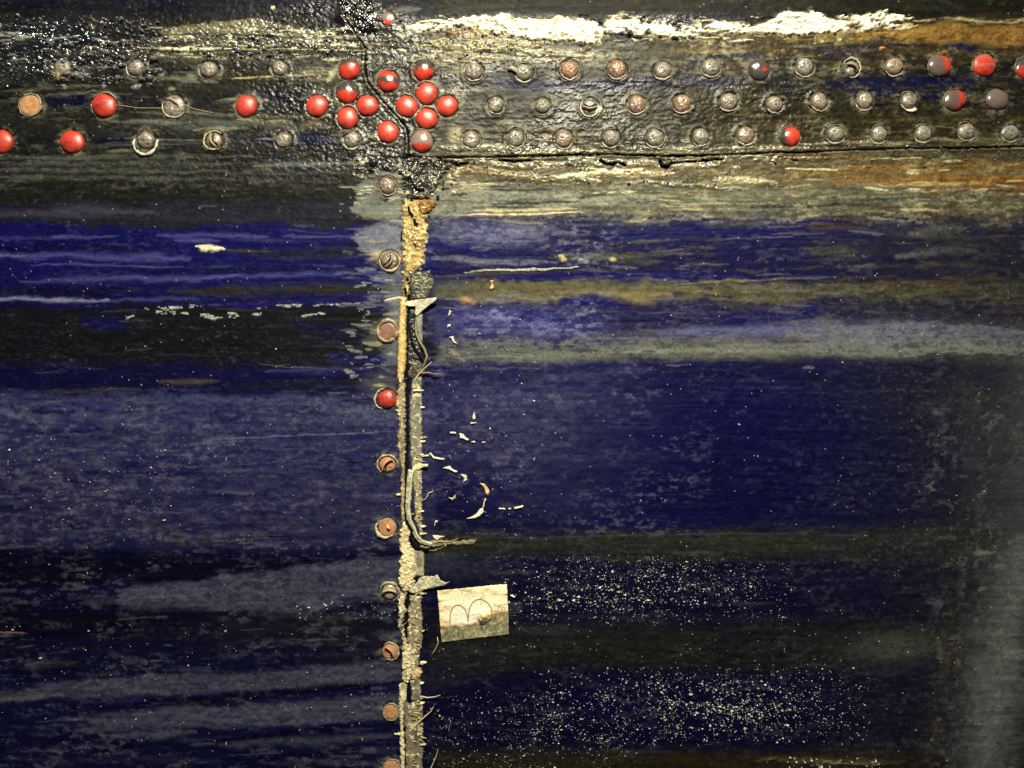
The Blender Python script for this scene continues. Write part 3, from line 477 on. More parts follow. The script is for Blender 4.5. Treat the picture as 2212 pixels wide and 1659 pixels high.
# overall brush texture
lum = 1 + .16 * np.clip(n_long, -1.4, 1.4) + .09 * np.clip(n_mid, -1.4, 1.4) + .26 * n_fine + .18 * n_px + .16 * n_iso
col *= np.clip(lum, .35, 1.9)[..., None]
pale = sst(.35, 1.15, n_fine * .55 + n_mid * .4 + n_px * .3 + n_big * .3)[..., None] * .22
col = col * (1 - pale) + lin((110, 112, 112)) * pale
col[k] = lin((180, 176, 150))
H += n_long * .5 + n_mid * .10 + n_iso * .5 + n_fine * .24 + n_px * .06
cr = fbm(X, Y, 13, 8, 4, 31); H += RU * (np.abs(cr) * 4.2 + n_fine * 1.5 + n_px * .8)
R = np.clip(R + n_iso * .06, .1, .9); SP += .35 * np.clip(RU, 0, 1); R -= .12 * np.clip(RU, 0, 1) * (R > .3)

tw = sst(440, 330, Y) * sst(22, 40, Y + n_iso * 5 + 30 * sst(800, 700, X)) * (.35 + .65 * sst(-.4, .5, n_big + n_iso * .3))
patch_ = sst(-.25, .95, fbm(X, Y, 120, 26, 4, 77) + sst(1300, 700, X) * .5)
R[:] = R * (1 - tw) + np.minimum(R, .25) * tw; SP += (.07 + .30 * patch_) * tw; H += tw * (n_fine * .55 + n_px * .45) * (.5 + .7 * patch_)
# ------------------------------------------------------------ seams
A = [(700, -520), (728, -60), (737, 0), (748, 44), (770, 74), (790, 105), (789, 150), (796, 178), (812, 200), (840, 232), (866, 260), (880, 280), (883, 300), (882, 336)]
Bv = [(882, 336), (890, 420), (884, 640), (879, 760), (879, 1000), (882, 1200), (879, 1400), (882, 2300)]
Ch = [(882, 336), (920, 342), (960, 340), (1060, 339), (1200, 337), (1320, 333), (1366, 335), (1445, 337), (1511, 336), (1630, 332), (1663, 330), (1769, 328), (1875, 322), (1980, 321), (2212, 318), (2750, 310)]
jx = X + n_fine * 1.6 + n_iso * 1.2; jy = Y + n_fine * 1.2 + n_mid * 1.6
dA = seg_dist(jx, jy, A)[0]; dB = seg_dist(jx, jy, Bv)[0]; dC = seg_dist(jx, jy, Ch)[0]
xa = np.interp(jy, [p[1] for p in A], [p[0] for p in A]); xb = np.interp(jy, [p[1] for p in Bv], [p[0] for p in Bv])
yc = np.interp(jx, [p[0] for p in Ch], [p[1] for p in Ch])
left = np.where(jy < 336, jx < xa, jx < xb); upper = (~left) & (jy < yc); lower = (~left) & (~upper)
wA = .1 + .5 * n_iso.clip(-1, 1); wC = np.interp(X, [880, 1000, 1300, 1500, 1800, 2212], [.3, .2, .7, 1.1, .5, .2]) + .7 * n_iso.clip(-1, 1)
gap = (dA < wA) | (dC < wC) | (dB < 3)
# lips of the cracks
for d_, amp in ((dA, 1.6), (dC, 2.2)):
    H += amp * np.exp(-((d_ - 4.5) / 3.2) ** 2) * (1 + .7 * n_fine)
    e = np.exp(-((d_ - 4) / 3.) ** 2)[..., None] * .5 * (sst(-.2, .8, n_mid + n_fine * .5))[..., None]
    col = col * (1 - e) + lin((150, 142, 112)) * e
H -= 1.8 * np.exp(-(dA / 1.4) ** 2) + 3.5 * np.exp(-(dC / 1.9) ** 2)
# extra ragged tears below the horizontal seam
for pts, hw in (([(1296, 346), (1306, 352), (1322, 354), (1336, 350), (1350, 356)], 2.6), ([(1426, 350), (1432, 359), (1440, 362), (1448, 352)], 4), ([(1080, 347), (1110, 349), (1150, 345)], 2), ([(1446, 352), (1500, 349), (1560, 345)], 1.6), ([(940, 343), (990, 356), (1010, 352)], 1.8),
                ([(905, 392), (912, 402), (922, 404)], 3), ([(1710, 345), (1722, 347)], 2)):
    d_ = seg_dist(jx, jy, pts)[0]; gap |= d_ < hw * (1 + .4 * n_fine); H -= 3 * np.exp(-(d_ / (hw * 1.5)) ** 2)

RIV = []   # filled below: x, y, r, kind, ...
def rv(x, y, r, kind, **k): RIV.append((x, y, r, kind, k))
G = 'worn'
for x, y, r in ((295, 148, 20), (452, 152, 21), (605, 149, 19)): rv(x, y, r, G, rim=.3)
rv(137, 148, 22, G, rim=.5, drip=1)
rv(755, 150, 24, 'mix', ang=90, cut=.25); rv(838, 41, 17, 'mix', ang=90, cut=-.35, pink=.7, low=1); rv(838, 176, 24, 'band'); rv(749, 200, 24, 'mix', ang=90, cut=-.1)
rv(915, 152, 23, 'mix', ang=90, cut=.0)
for x, y in ((685, 230), (794, 229), (879, 231), (751, 256), (922, 203), (966, 230), (922, 257), (838, 286)): rv(x, y, 23.5, 'red', rim=.6 if x in (751, 879, 922) else .2)
rv(912, 306, 24, 'mix', ang=90, cut=-.3, pink=1); rv(761, 303, 20, G, rim=.6)
rv(67, 228, 24, 'tan'); rv(226, 229, 26, 'red', rim=.8); rv(377, 230, 24, 'shell'); rv(533, 230, 24, 'red', rim=.1)
rv(3, 307, 26, 'red', rim=.1); rv(157, 307, 26, 'red', rim=.1); rv(316, 303, 22, 'cup'); rv(463, 304, 21, 'curl', ang=200, ochre=1); rv(613, 304, 20, G, rim=.2)
rv(1023, 155, 22, G, rim=.8); rv(1131, 157, 21, G, rim=.5, drip=2); rv(1230, 151, 22, G, rim=.8, warm=1); rv(1333, 151, 22, G, rim=.9, warm=1); rv(1431, 153, 21, G, rim=.9)
rv(1535, 147, 22, G, rim=.8); rv(1639, 151, 23, 'spot', ang=0); rv(1737, 145, 22, G, rim=.4); rv(1838, 148, 20, 'curl', ang=60); rv(1930, 144, 22, G, rim=.9, warm=.5)
rv(2028, 143, 24, 'mix', ang=200, cut=-.15, pink=.3); rv(2125, 142, 24, 'band2', pink=1); rv(2216, 147, 24, 'mix', ang=100, cut=0)
rv(1071, 228, 20, G, rim=1); rv(1172, 230, 19, G, rim=.3); rv(1274, 232, 21, 'curl', ang=270); rv(1375, 227, 22, G, rim=.9, warm=.7); rv(1473, 225, 22, G, rim=.9, warm=.8); rv(1573, 221, 22, G, rim=1); rv(1672, 226, 20, G, rim=.9)
rv(1769, 220, 21, G, rim=.8, warm=.3); rv(1866, 218, 21, G, rim=.7); rv(1962, 218, 20, G, rim=.5, lip=1); rv(2060, 217, 23, 'mix', ang=170, cut=-.1, pink=.25); rv(2153, 216, 22, 'mix', ang=160, cut=-1.6, pink=.45)
for i, (x, y) in enumerate(((1018, 303), (1114, 300), (1217, 301), (1320, 299), (1415, 299), (1513, 297), (1609, 294))): rv(x, y, 22 - (i % 2), G, rim=1 if i != 3 else .5, warm=.4 if i in (2, 6) else 0)
rv(1706, 296, 21, 'mix', ang=190, cut=.35)
for x, y in ((1803, 290), (1897, 291), (1993, 289), (2086, 285), (2180, 288)): rv(x, y, 20.5, G, rim=.7)
rv(837, 402, 21, G, rim=1, warm=.3); rv(842, 563, 22, 'curl', ang=330, ochre=.6); rv(838, 715, 20, 'disc', warm=1, rim=1); rv(837, 862, 20.5, 'red', rim=1, dark=1)
rv(837, 1003, 21, 'curl', ang=140, tan=1); rv(837, 1139, 20, 'tan', nub=1, off=1); rv(842, 1277, 20, 'curl', ang=90, pale=1); rv(844, 1406, 18.5, 'swirl'); rv(845, 1536, 17.5, 'tan'); rv(847, 1658, 19, 'tan')
# the sheet swells under each rivet and carries scuffed paint round it
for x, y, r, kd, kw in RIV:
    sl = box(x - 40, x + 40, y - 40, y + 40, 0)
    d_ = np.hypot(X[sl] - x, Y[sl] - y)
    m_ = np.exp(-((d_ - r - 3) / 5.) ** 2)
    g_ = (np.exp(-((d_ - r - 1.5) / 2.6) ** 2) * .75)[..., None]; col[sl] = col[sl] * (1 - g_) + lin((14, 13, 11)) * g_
    tl_ = (np.exp(-(((X[sl] - x) / (r + 16)) ** 2 + ((Y[sl] - y) / (r + 5)) ** 2) ** 2) * sst(-.1, .7, n_mid[sl] * .7 + n_fine[sl] * .6) * .55)[..., None]; col[sl] = col[sl] * (1 - tl_) + lin((104, 100, 80)) * tl_
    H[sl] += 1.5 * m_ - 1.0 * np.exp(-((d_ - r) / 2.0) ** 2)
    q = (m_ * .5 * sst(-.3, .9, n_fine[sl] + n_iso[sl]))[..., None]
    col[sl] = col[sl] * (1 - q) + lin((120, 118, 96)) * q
H[:] = H * 1.0

ALB = 1.0
hull = empty('riveted_hull_plating', 'weathered dark blue and olive riveted metal plating with a cracked upright seam', 'hull plating')
ny, nx = X.shape
idx = np.arange(nx * ny).reshape(ny, nx)
def plate(name, mask, label):
    ok = mask & ~gap
    f = ok[:-1, :-1] & ok[:-1, 1:] & ok[1:, 1:] & ok[1:, :-1]
    a = idx[:-1, :-1][f]; b = idx[:-1, 1:][f]; c = idx[1:, 1:][f]; d = idx[1:, :-1][f]
    F = np.stack([a, d, c, b], 1)
    used = np.unique(F); rm = np.full(nx * ny, -1, np.int64); rm[used] = np.arange(len(used))
    V = W(X.ravel()[used], Y.ravel()[used], H.ravel()[used])
    o = obj(name, V, rm[F], M_paint, hull, {'paint': np.clip(col.reshape(-1, 3)[used] * ALB, 0, .9), 'rough': R.ravel()[used], 'spec': SP.ravel()[used]})
    o['label'] = label
    # a thick back sheet so that the plate has real depth
    return o
plate('hull_plate', left, 'left plate, dark blue streaked paint under a wet black top edge')
plate('hull_plate', upper, 'upper right strap plate, olive with a thick white paint ridge')
plate('hull_plate', lower, 'lower right plate, blue and grey streaked with ochre along its top')
bx = np.linspace(-520, 2730, 60); by = np.array([-520., 2200.]); BX, BY = np.meshgrid(bx, by)
bi = np.arange(120).reshape(2, 60)
Vf = W(BX.ravel(), BY.ravel(), np.full(120, -16.)); Vb = W(BX.ravel(), BY.ravel(), np.full(120, -40.))
Fb = [(bi[0, i], bi[1, i], bi[1, i + 1], bi[0, i + 1]) for i in range(59)] + [(120 + bi[0, i], 120 + bi[0, i + 1], 120 + bi[1, i + 1], 120 + bi[1, i]) for i in range(59)]
Fb += [(bi[0, i], bi[0, i + 1], 120 + bi[0, i + 1], 120 + bi[0, i]) for i in range(59)] + [(bi[1, i], 120 + bi[1, i], 120 + bi[1, i + 1], bi[1, i + 1]) for i in range(59)]
Fb += [(bi[0, 0], 120 + bi[0, 0], 120 + bi[1, 0], bi[1, 0]), (bi[0, 59], bi[1, 59], 120 + bi[1, 59], 120 + bi[0, 59])]
obj('backing_sheet', np.concatenate([Vf, Vb]), [tuple(int(v) for v in f) for f in Fb], M_black, hull, smooth=False)

# ------------------------------------------------------------ rivets
RED = (192, 54, 32); PINK = (148, 122, 110)
def rot_to_surface(px):
    return math.atan(float(slope(px)))
def dome(x, y, r, hgt, kind, kw, seed):
    na, nr = 44, 18
    a = np.linspace(0, 2 * math.pi, na, endpoint=False); t = np.linspace(0, 1, nr + 1)[1:]
    T, Aa = np.meshgrid(t, a, indexing='ij')
    irr = 1 + .035 * np.sin(Aa * 2 + seed) + .02 * np.sin(Aa * 5 + seed * 2)
    rough = kind in ('worn', 'shell', 'curl', 'cup', 'swirl')
    if rough: irr = irr + .035 * fbm(np.cos(Aa) * 3 + seed * 5, np.sin(Aa) * 3, 1, 1, 3, seed)
    u = T * np.cos(Aa) * irr; v = T * np.sin(Aa) * irr
    if kind in ('tan', 'disc'):
        z = hgt * (1 - T ** 6) ** .5
    else:
        z = hgt * np.sqrt(np.clip(1 - (T ** 2) * .985, 0, 1)) if not rough else hgt * (1 - T ** 2.4) ** .6
    n1 = fbm(u * r + seed * 50, v * r, 7, 7, 4, seed); n2 = fbm(u * r + seed * 30, v * r, 3, 3, 3, seed + 9)
    if rough: z = z + (n1 * 1.2 + n2 * 1.3) * (1 - T ** 6) * (r / 22)
    elif kind in ('tan', 'disc'): z = z + n2 * .35
    else: z = z + n1 * .18 + n2 * .07
    c = np.zeros(T.shape + (3,)); ro = np.full(T.shape, .3); sp = np.full(T.shape, .5)
    gl = lin((124, 118, 104)); gw = lin((146, 106, 78))
    wm = np.clip(kw.get('warm', 0) * .8 + n1 * .35, 0, 1)[..., None]
    grey = (gl * (1 - wm) + gw * wm) * (1 + .8 * n2 + .3 * n1).clip(.2, 2.2)[..., None]
    pits = sst(.4, .85, n2)[..., None]
    grey = grey * (1 - pits * .7)
    red = lin(RED) * (1 + .16 * n1 + .22 * n2)[..., None]
    spot = (sst(.42, .9, n1 + .5 * n2) * .6)[..., None]; red = red * (1 - spot) + lin((84, 16, 14)) * spot
    sp2 = (sst(.9, 1.3, n2) * .7)[..., None]; red = red * (1 - sp2) + lin((150, 90, 70)) * sp2
    pinkf = kw.get('pink', 0)
    steel = lin((66, 60, 56)) * (1 + .5 * n2)[..., None]
    grime = (sst(.15, 1.0, fbm(u * r + seed * 11, v * r, 14, 9, 4, seed + 2) - v * .35 + .25 * n2) * (.35 + .5 * ((seed * 7.3) % 1)))[..., None]
    red = (red * (1 - grime) + lin((86, 34, 24)) * grime) * (.88 + .22 * ((seed * 3.7) % 1))
    if kind == 'red':
        c[:] = red; ro[:] = .43; sp[:] = 1.
        if kw.get('dark'):
            mk = sst(.1, .8, n1 + (v > 0) * .25)[..., None] * .8; c = c * (1 - mk) + lin((40, 26, 20)) * mk
        edge = sst(.88, 1, T)[..., None] * .5; c = c * (1 - edge) + lin((110, 20, 16)) * edge
    elif kind in ('mix', 'band', 'band2', 'spot'):
        if kind == 'mix':
            an = math.radians(kw['ang']); q = u * math.cos(an) + v * math.sin(an)     # v up
            m = sst(-.16, .16, q - kw['cut'] * 1. + .38 * n1 + .22 * n2)                              # 1 = worn
        elif kind == 'band': m = sst(-.1, .1, .26 - np.abs(v + .02 + .25 * n1) + .2 * n2)
        elif kind == 'band2': m = .75 * sst(-.05, .08, .12 - np.abs(v + .05 + .05 * n1)) + .35 * sst(.2, .7, v)
        else: m = 1 - sst(.0, .25, .42 - np.hypot((u - .45), (v + .1) * 1.5) + .35 * n1 + .2 * n2)
        m = m[..., None]; c = red * (1 - m) + (steel * (1 - pinkf) + lin(PINK) * pinkf * (1 + .15 * n1)[..., None] * .8) * m
        ro = .36 - .14 * m[..., 0]; sp = .5 + .5 * m[..., 0]
    elif kind in ('tan',):
        c[:] = lin((176, 128, 86)) * (1 + .25 * n1 + .2 * n2)[..., None]; ro[:] = .75; sp[:] = .2
        e = sst(.82, .93, T)[..., None]; c = c * (1 - e) + lin((140, 132, 112)) * e
    elif kind == 'disc':
        c[:] = lin((132, 98, 78)) * (1 + .3 * n1)[..., None]; ro[:] = .4
    else:
        c = grey * (1 - .45 * sst(.7, 1, T)[..., None]); ro[:] = .34; sp[:] = .8
        if kw.get('tan') or kind == 'swirl': c = c * .25 + lin((186, 126, 88)) * .75 * (1 + .2 * n1)[..., None]; ro[:] = .7
        if kw.get('pale'): c = c * .4 + lin((170, 158, 120)) * .6
        if kw.get('ochre'): o_ = .5 * kw['ochre']; c = c * (1 - o_) + lin((130, 100, 60)) * o_
    P = W(x + u * r, y - v * r, z)
    top = W(x, y, float(z[0].mean()))[None]
    skirt = W(x + u[-1] * r, y - v[-1] * r, -6.)
    V = np.concatenate([top, P.reshape(-1, 3), skirt])
    F = [(0, 1 + j, 1 + (j + 1) % na) for j in range(na)]
    for i in range(nr):
        for j in range(na):
            p = 1 + i * na + j; q = 1 + i * na + (j + 1) % na
            F.append((p, p + na, q + na, q))
    cc = np.concatenate([c[0].mean(0)[None], c.reshape(-1, 3), c[-1]])
    rr = np.concatenate([[ro[0].mean()], ro.ravel(), ro[-1]]); ss = np.concatenate([[sp[0].mean()], sp.ravel(), sp[-1]])
    return V, F, {'paint': np.clip(cc, 0, .9), 'rough': rr, 'spec': ss}
def tube(pts, rad, ns=7):
    """pts: (x, y, h) surface coords; rad: list"""
    pts = np.asarray(pts, float); n = len(pts); rad = np.broadcast_to(np.asarray(rad, float), (n,))
    P = W(pts[:, 0], pts[:, 1], pts[:, 2]); tn = np.gradient(P, axis=0); tn /= np.linalg.norm(tn, axis=1)[:, None] + 1e-12
    up = np.array([0, -1., 0]); V = []
    for i in range(n):
        s = np.cross(tn[i], up); s /= np.linalg.norm(s) + 1e-9; q = np.cross(s, tn[i])
        for k in range(ns):
            an = 2 * math.pi * k / ns; V.append(P[i] + (s * math.cos(an) + q * math.sin(an)) * rad[i] * U)
    F = []
    for i in range(n - 1):
        for k in range(ns):
            F.append((i * ns + k, i * ns + (k + 1) % ns, (i + 1) * ns + (k + 1) % ns, (i + 1) * ns + k))
    F.append(tuple(range(ns - 1, -1, -1))); F.append(tuple((n - 1) * ns + k for k in range(ns)))
    return np.array(V), F
def flatcol(n, c, r=.5, s=.35, jit=.15, seed=0):
    q = np.random.RandomState(seed + 5); a = lin(c)[None] * (1 + jit * q.randn(n, 1)); return {'paint': np.clip(a, 0, .9), 'rough': np.full(n, r), 'spec': np.full(n, s)}
def ring(x, y, r, a0, a1, wid, hh, c, seed, parent, name='paint_collar'):
    n = max(6, int(abs(a1 - a0) / 7)); an = np.radians(np.linspace(a0, a1, n))
    rr = r * (1 + .035 * np.sin(an * 2 + seed)) + 1.3 * fbm(np.cos(an) * 4 + seed, np.sin(an) * 4, 1, 1, 2, seed)
    t = np.linspace(0, 1, n); full = abs(a1 - a0) > 350
    wd = np.full(n, wid) if full else wid * np.sqrt(np.clip(np.sin(t * math.pi), .04, 1))
    wd = wd * np.clip(1 + .9 * fbm(an * 2.2, an * 0, 1, 1, 3, seed + 3), .12, 2)
    V, F = tube(np.stack([x + rr * np.cos(an), y - rr * np.sin(an), np.full(n, hh)], 1), np.maximum(wd, .25), 7)
    return obj(name, V, F, M_rivet, parent, flatcol(len(V), c, .38, .5, .12, seed))
LBL = {'red': 'glossy red painted rivet head', 'mix': 'rivet head with its red paint partly worn off', 'band': 'red rivet head with a worn grey band', 'band2': 'scratched pinkish red rivet head', 'spot': 'worn grey rivet head with a red patch',
       'worn': 'worn grey rivet head', 'tan': 'flat tan rivet head', 'disc': 'brown rivet head in a pale ring', 'shell': 'crumpled grey shell-like rivet head', 'cup': 'dark lumpy rivet head in a pale cup', 'curl': 'rivet head with its skin curling open', 'swirl': 'orange rivet head split in a swirl'}
for i, (x, y, r, kd, kw) in enumerate(RIV):
    q = np.random.RandomState(100 + i)
    hg = 6 if kw.get('low') else {'red': 13, 'mix': 13, 'band': 13, 'band2': 12, 'spot': 11, 'tan': 4.5, 'disc': 5, 'shell': 6.5, 'cup': 10, 'curl': 6.5, 'swirl': 5.5}.get(kd, 10.5)
    rr = r
    if kd == 'worn': rr = r * .88
    if kd == 'cup': rr = r * .85
    if kd in ('red', 'mix', 'band', 'band2', 'spot'): rr = r * q.uniform(.97, 1.02)
    if kd == 'curl' : rr = r * .82
    V, F, at = dome(x, y + (0 if kd != 'worn' else -.5), rr, hg, kd, kw, i * 1.37 + .5)
    o = obj('rivet', V, F, M_rivet, hull, at); o['label'] = LBL[kd]; o['group'] = 'rivets along the hull seams'
    pale = (158, 150, 128)
    if kd == 'worn':
        rm = kw.get('rim', .5)
        if rm >= .8:
            a0 = q.uniform(150, 215)
            if i % 3 == 0: ring(x, y, r * .98, a0, a0 + (300 if rm >= 1 else q.uniform(170, 240)), 1.5, 2.0, [(104, 98, 80), (124, 118, 96), (84, 80, 66)][i % 3], i, o)
            ring(x + .6, y + .8, r * .93, 205, 335, 2.0, 3.0, (142, 136, 116), i + 50, o)
        elif rm >= .4:
            ring(x, y + 1, r * .95, 200, 320, 2.2, 2.5, pale, i, o); ring(x, y, r, 60, 150, 1.3, 2.2, (110, 104, 84), i + 9, o)
        else: ring(x, y + 1.5, r * .92, 215, 320, 1.6, 2.0, (96, 90, 76), i, o)
        if kw.get('lip'): ring(x + 3, y + 6, r * .86, 225, 315, 3.4, 3.5, (214, 210, 188), i + 77, o)
        if kw.get('drip') == 1:
            V, F = tube([(x - 10, y + 6, 4), (x - 6, y + 16, 7), (x - 7, y + 26, 8), (x - 6, y + 31, 5)], [5, 5.5, 4, 1]); obj('paint_drip', V, F, M_crust, o, flatcol(len(V), (112, 104, 72), .35, .5, .2, i))
            V, F = tube([(x + 2, y + 14, 5), (x + 12, y + 14, 8), (x + 20, y + 10, 6)], [4, 4.5, 2]); obj('paint_drip', V, F, M_crust, o, flatcol(len(V), (100, 92, 70), .35, .5, .2, i))
        if kw.get('drip') == 2:
            V, F = tube([(x - 34, y - 6, 3), (x - 26, y - 8, 5), (x - 18, y - 4, 4), (x - 10, y + 4, 5)], [3, 5, 5, 3]); obj('paint_drip', V, F, M_crust, o, flatcol(len(V), (156, 150, 122), .4, .4, .2, i))
    elif kd == 'red' and kw.get('rim', 0) > .4:
        dx, dy = (-4.5, -1) if kw.get('dark') else (q.uniform(-2, 3), -3)
        if kw.get('dark'): ring(x + dx, y + dy, r + 2, 95, 255, 2.6, 2.4, (170, 160, 128), i, o)
        else: ring(x + dx, y + dy, r + .6, 20, 150, 1.6, 2.2, (130, 124, 108), i, o)
    elif kd in ('mix', 'band', 'spot', 'band2'):
        ring(x, y - .5, r + .8, 60, 210, 1.2, 1.6, (104, 98, 84), i, o)
    elif kd == 'tan':
        if kw.get('off'): ring(x - 3, y + 1.5, r + .5, 120, 320, 3.0, 3.2, (190, 178, 146), i, o)
        else: ring(x, y, r * 1.0, 0, 360, 1.7, 3.6, (136, 126, 104), i, o)
        if kw.get('nub'):
            V, F = tube([(x + 1, y - 5, 3), (x + 2, y - 2, 9), (x + 5, y + 1, 9), (x + 6, y + 4, 5)], [3.2, 3.4, 2.6, 1]); obj('nub', V, F, M_crust, o, flatcol(len(V), (216, 180, 130), .6, .3, .1, i))
    elif kd == 'disc':
        ring(x, y, r + 1.5, 0, 360, 3.2, 3.2, (150, 130, 100), i, o); ring(x - 1, y + 1, r + 3, 150, 330, 2, 2, (180, 160, 120), i + 4, o)
    elif kd == 'cup':
        ring(x, y + 6, r * 1.15, 160, 375, 4.6, 3.5, (196, 190, 166), i, o)
        for kq in range(16):
            an = q.uniform(0, 6.28); ra = q.uniform(0, .62) * r
            V, F = tube([(x + ra * math.cos(an), y + ra * math.sin(an), 6), (x + ra * math.cos(an) + 1, y + ra * math.sin(an) + .5, 12 - ra * .2)], [3.2, 2.2], 6)
            if kq < 6: obj('lump', V, F, M_rivet, o, flatcol(len(V), (90, 80, 70), .2, .8, .2, kq))
    elif kd == 'shell':
        ring(x, y + 1, r * 1.02, 150, 330, 2.2, 3, (172, 164, 136), i, o)
        V, F = tube([(x - 16, y - 12, 6), (x - 4, y - 13, 9), (x + 6, y - 7, 9), (x + 12, y, 7)], [1.5, 3, 3, 1.2]); obj('folded_skin', V, F, M_rivet, o, flatcol(len(V), (150, 140, 112), .35, .5, .1, i))
    elif kd in ('curl', 'swirl'):
        an = kw.get('ang', 40); cc = (196, 140, 100) if (kw.get('tan') or kd == 'swirl') else ((190, 180, 140) if kw.get('pale') else (140, 128, 102))
        ring(x, y, r * 1.0, an - 160, an + 100, 2.4, 3.2, (172, 158, 122) if kw.get('ochre') else (160, 150, 126), i, o)
        # a lip of lifted skin crossing the head
        t = np.linspace(0, 1, 9); aa = math.radians(an)
        ux, uy = math.cos(aa), -math.sin(aa); vx, vy = -uy, ux
        s_ = (t - .5) * 1.7 * r; bow = .34 * r * np.cos((t - .5) * math.pi) - 2
        V, F = tube(np.stack([x + vx * s_ + ux * bow, y + vy * s_ + uy * bow, 7 + 2.8 * np.sin(t * math.pi)], 1), 2.8 * np.sqrt(np.clip(np.sin(t * math.pi), .08, 1)))
        obj('curled_skin', V, F, M_rivet, o, flatcol(len(V), cc, .5, .4, .1, i))
        s2 = s_ * .82; V, F = tube(np.stack([x + vx * s2 + ux * (bow - 5), y + vy * s2 + uy * (bow - 5), 6.6 + t * 0], 1), 1.7 * np.sqrt(np.clip(np.sin(t * math.pi), .08, 1)))
        obj('dark_slit', V, F, M_black, o)

# ------------------------------------------------------------ relief patches (crusts, strips, flakes)
def patch(name, poly, hgt, edge, cols, parent=None, step=1.3, amp=.8, rag=2., mat=None, seed=0, base=1.0, rough=.6, spec=.3, lift=None, thick=None, nscale=6, ecol=None, ew=6, **kw):
    poly = np.asarray(poly, float)
    x0, y0 = poly.min(0) - rag - 3; x1, y1 = poly.max(0) + rag + 3
    gx_ = np.arange(x0, x1 + step, step); gy_ = np.arange(y0, y1 + step, step); PX, PY = np.meshgrid(gx_, gy_)
    jx_ = PX + fbm(PX, PY, 7, 6, 3, seed + 1) * rag; jy_ = PY + fbm(PX, PY, 7, 6, 3, seed + 2) * rag
    ins = inside(jx_, jy_, poly); d, _ = seg_dist(jx_, jy_, poly, True); sd = np.where(ins, d, -d)
    n1 = fbm(PX, PY, nscale, nscale, 3, seed + 3); n2 = fbm(PX, PY, nscale * .4, nscale * .4, 2, seed + 4); n3 = fbm(PX, PY, nscale * 3, nscale * 4, 3, seed + 5)
    e = sst(0, 1, np.clip(sd / edge, 0, 1))
    h = base + hgt * e + (n1 * amp + n2 * amp * .5) * e
    if thick is None: h = np.where(sd < 0, base - 4, h)
    if lift is not None:
        lx, ly, dx, dy, am = lift; q = np.clip(((PX - lx) * dx + (PY - ly) * dy) / (dx * dx + dy * dy), 0, 1); h = h + am * q ** 1.4
    lim = -step * .7 if thick is None else 0
    ok = sd > lim
    f = ok[:-1, :-1] & ok[:-1, 1:] & ok[1:, 1:] & ok[1:, :-1]
    id_ = np.arange(PX.size).reshape(PX.shape)
    F = np.stack([id_[:-1, :-1][f], id_[1:, :-1][f], id_[1:, 1:][f], id_[:-1, 1:][f]], 1)
    if len(F) == 0: return None
    used = np.unique(F); rm = np.full(PX.size, -1); rm[used] = np.arange(len(used))
    cs = [lin(c) for c in cols]; c = np.broadcast_to(cs[0], PX.shape + (3,)).copy()
    if len(cs) > 1: m = sst(-.1, .5, n3 + n1 * .3)[..., None]; c = c * (1 - m) + cs[1] * m
    if len(cs) > 2: m = sst(.25, .7, n1 + n2 * .5)[..., None]; c = c * (1 - m) + cs[2] * m
    if ecol is not None: m = (1 - sst(0, 1, (sd + n1 * 2.5 + n2) / ew))[..., None]; c = c * (1 - m) + lin(ecol) * m
    c = c * (1 + .22 * n2 + .1 * n1)[..., None]
    at = {'paint': np.clip(c.reshape(-1, 3)[used], 0, .9), 'rough': np.full(len(used), rough), 'spec': np.full(len(used), spec)}
    o = obj(name, W(PX.ravel()[used], PY.ravel()[used], h.ravel()[used]), rm[F], mat or M_crust, parent, at, **kw)
    if thick:
        s = o.modifiers.new('thickness', 'SOLIDIFY'); s.thickness = thick * U; s.offset = -1
    return o
def ribbon(c, w0, w1=None):
    """outline of a strip along centre line c"""
    c = np.asarray(c, float); t = np.gradient(c, axis=0); t /= np.linalg.norm(t, axis=1)[:, None]; n = np.stack([-t[:, 1], t[:, 0]], 1)
    w = np.linspace(w0, w0 if w1 is None else w1, len(c))[:, None]
    return np.concatenate([c + n * w, (c - n * w)[::-1]])

seam = obj('seam_strip', *(lambda V, F: (V, F))(np.array([W(864, 640, -6), W(913, 640, -6), W(913, 2200, -6), W(864, 2200, -6), W(864, 640, -14), W(913, 640, -14), W(913, 2200, -14), W(864, 2200, -14)]),
           [(0, 3, 2, 1), (4, 5, 6, 7), (0, 1, 5, 4), (1, 2, 6, 5), (2, 3, 7, 6), (3, 0, 4, 7)]), M_black, hull, smooth=False)
seam['label'] = 'frayed grey strip filling the upright seam'
K = dict(parent=seam)
# smooth right-hand strip, cut into lengths as the tears cut it
patch('strip_cover', [(896, 668), (913, 664), (913, 740), (905, 735), (897, 700)], 3.5, 4, [(136, 138, 124), (104, 106, 98)], seed=1, rag=.7, amp=.6, **K)
patch('strip_cover', [(890, 818), (900, 812), (912, 812), (912, 990), (887, 990), (884, 900)], 3.5, 4, [(124, 124, 108), (96, 98, 88), (200, 188, 140)], seed=2, rag=1.6, amp=.7, nscale=9, **K)
patch('strip_cover', [(888, 985), (912, 985), (912, 1165), (905, 1150), (896, 1120), (894, 1060)], 3.0, 4, [(150, 144, 114), (104, 100, 84), (224, 210, 160)], seed=3, rag=2.2, amp=.9, **K)
patch('strip_cover', [(886, 1180), (900, 1186), (917, 1188), (916, 1245), (890, 1246)], 3.5, 4, [(170, 162, 128), (124, 120, 102)], seed=4, rag=1., amp=.8, **K)
patch('strip_cover', [(884, 1284), (912, 1284), (912, 1392), (906, 1420), (909, 1480), (911, 1520), (888, 1512), (886, 1440), (880, 1380)], 3.2, 4, [(136, 130, 104), (92, 92, 78), (226, 212, 164)], seed=5, rag=3, amp=1.2, **K)
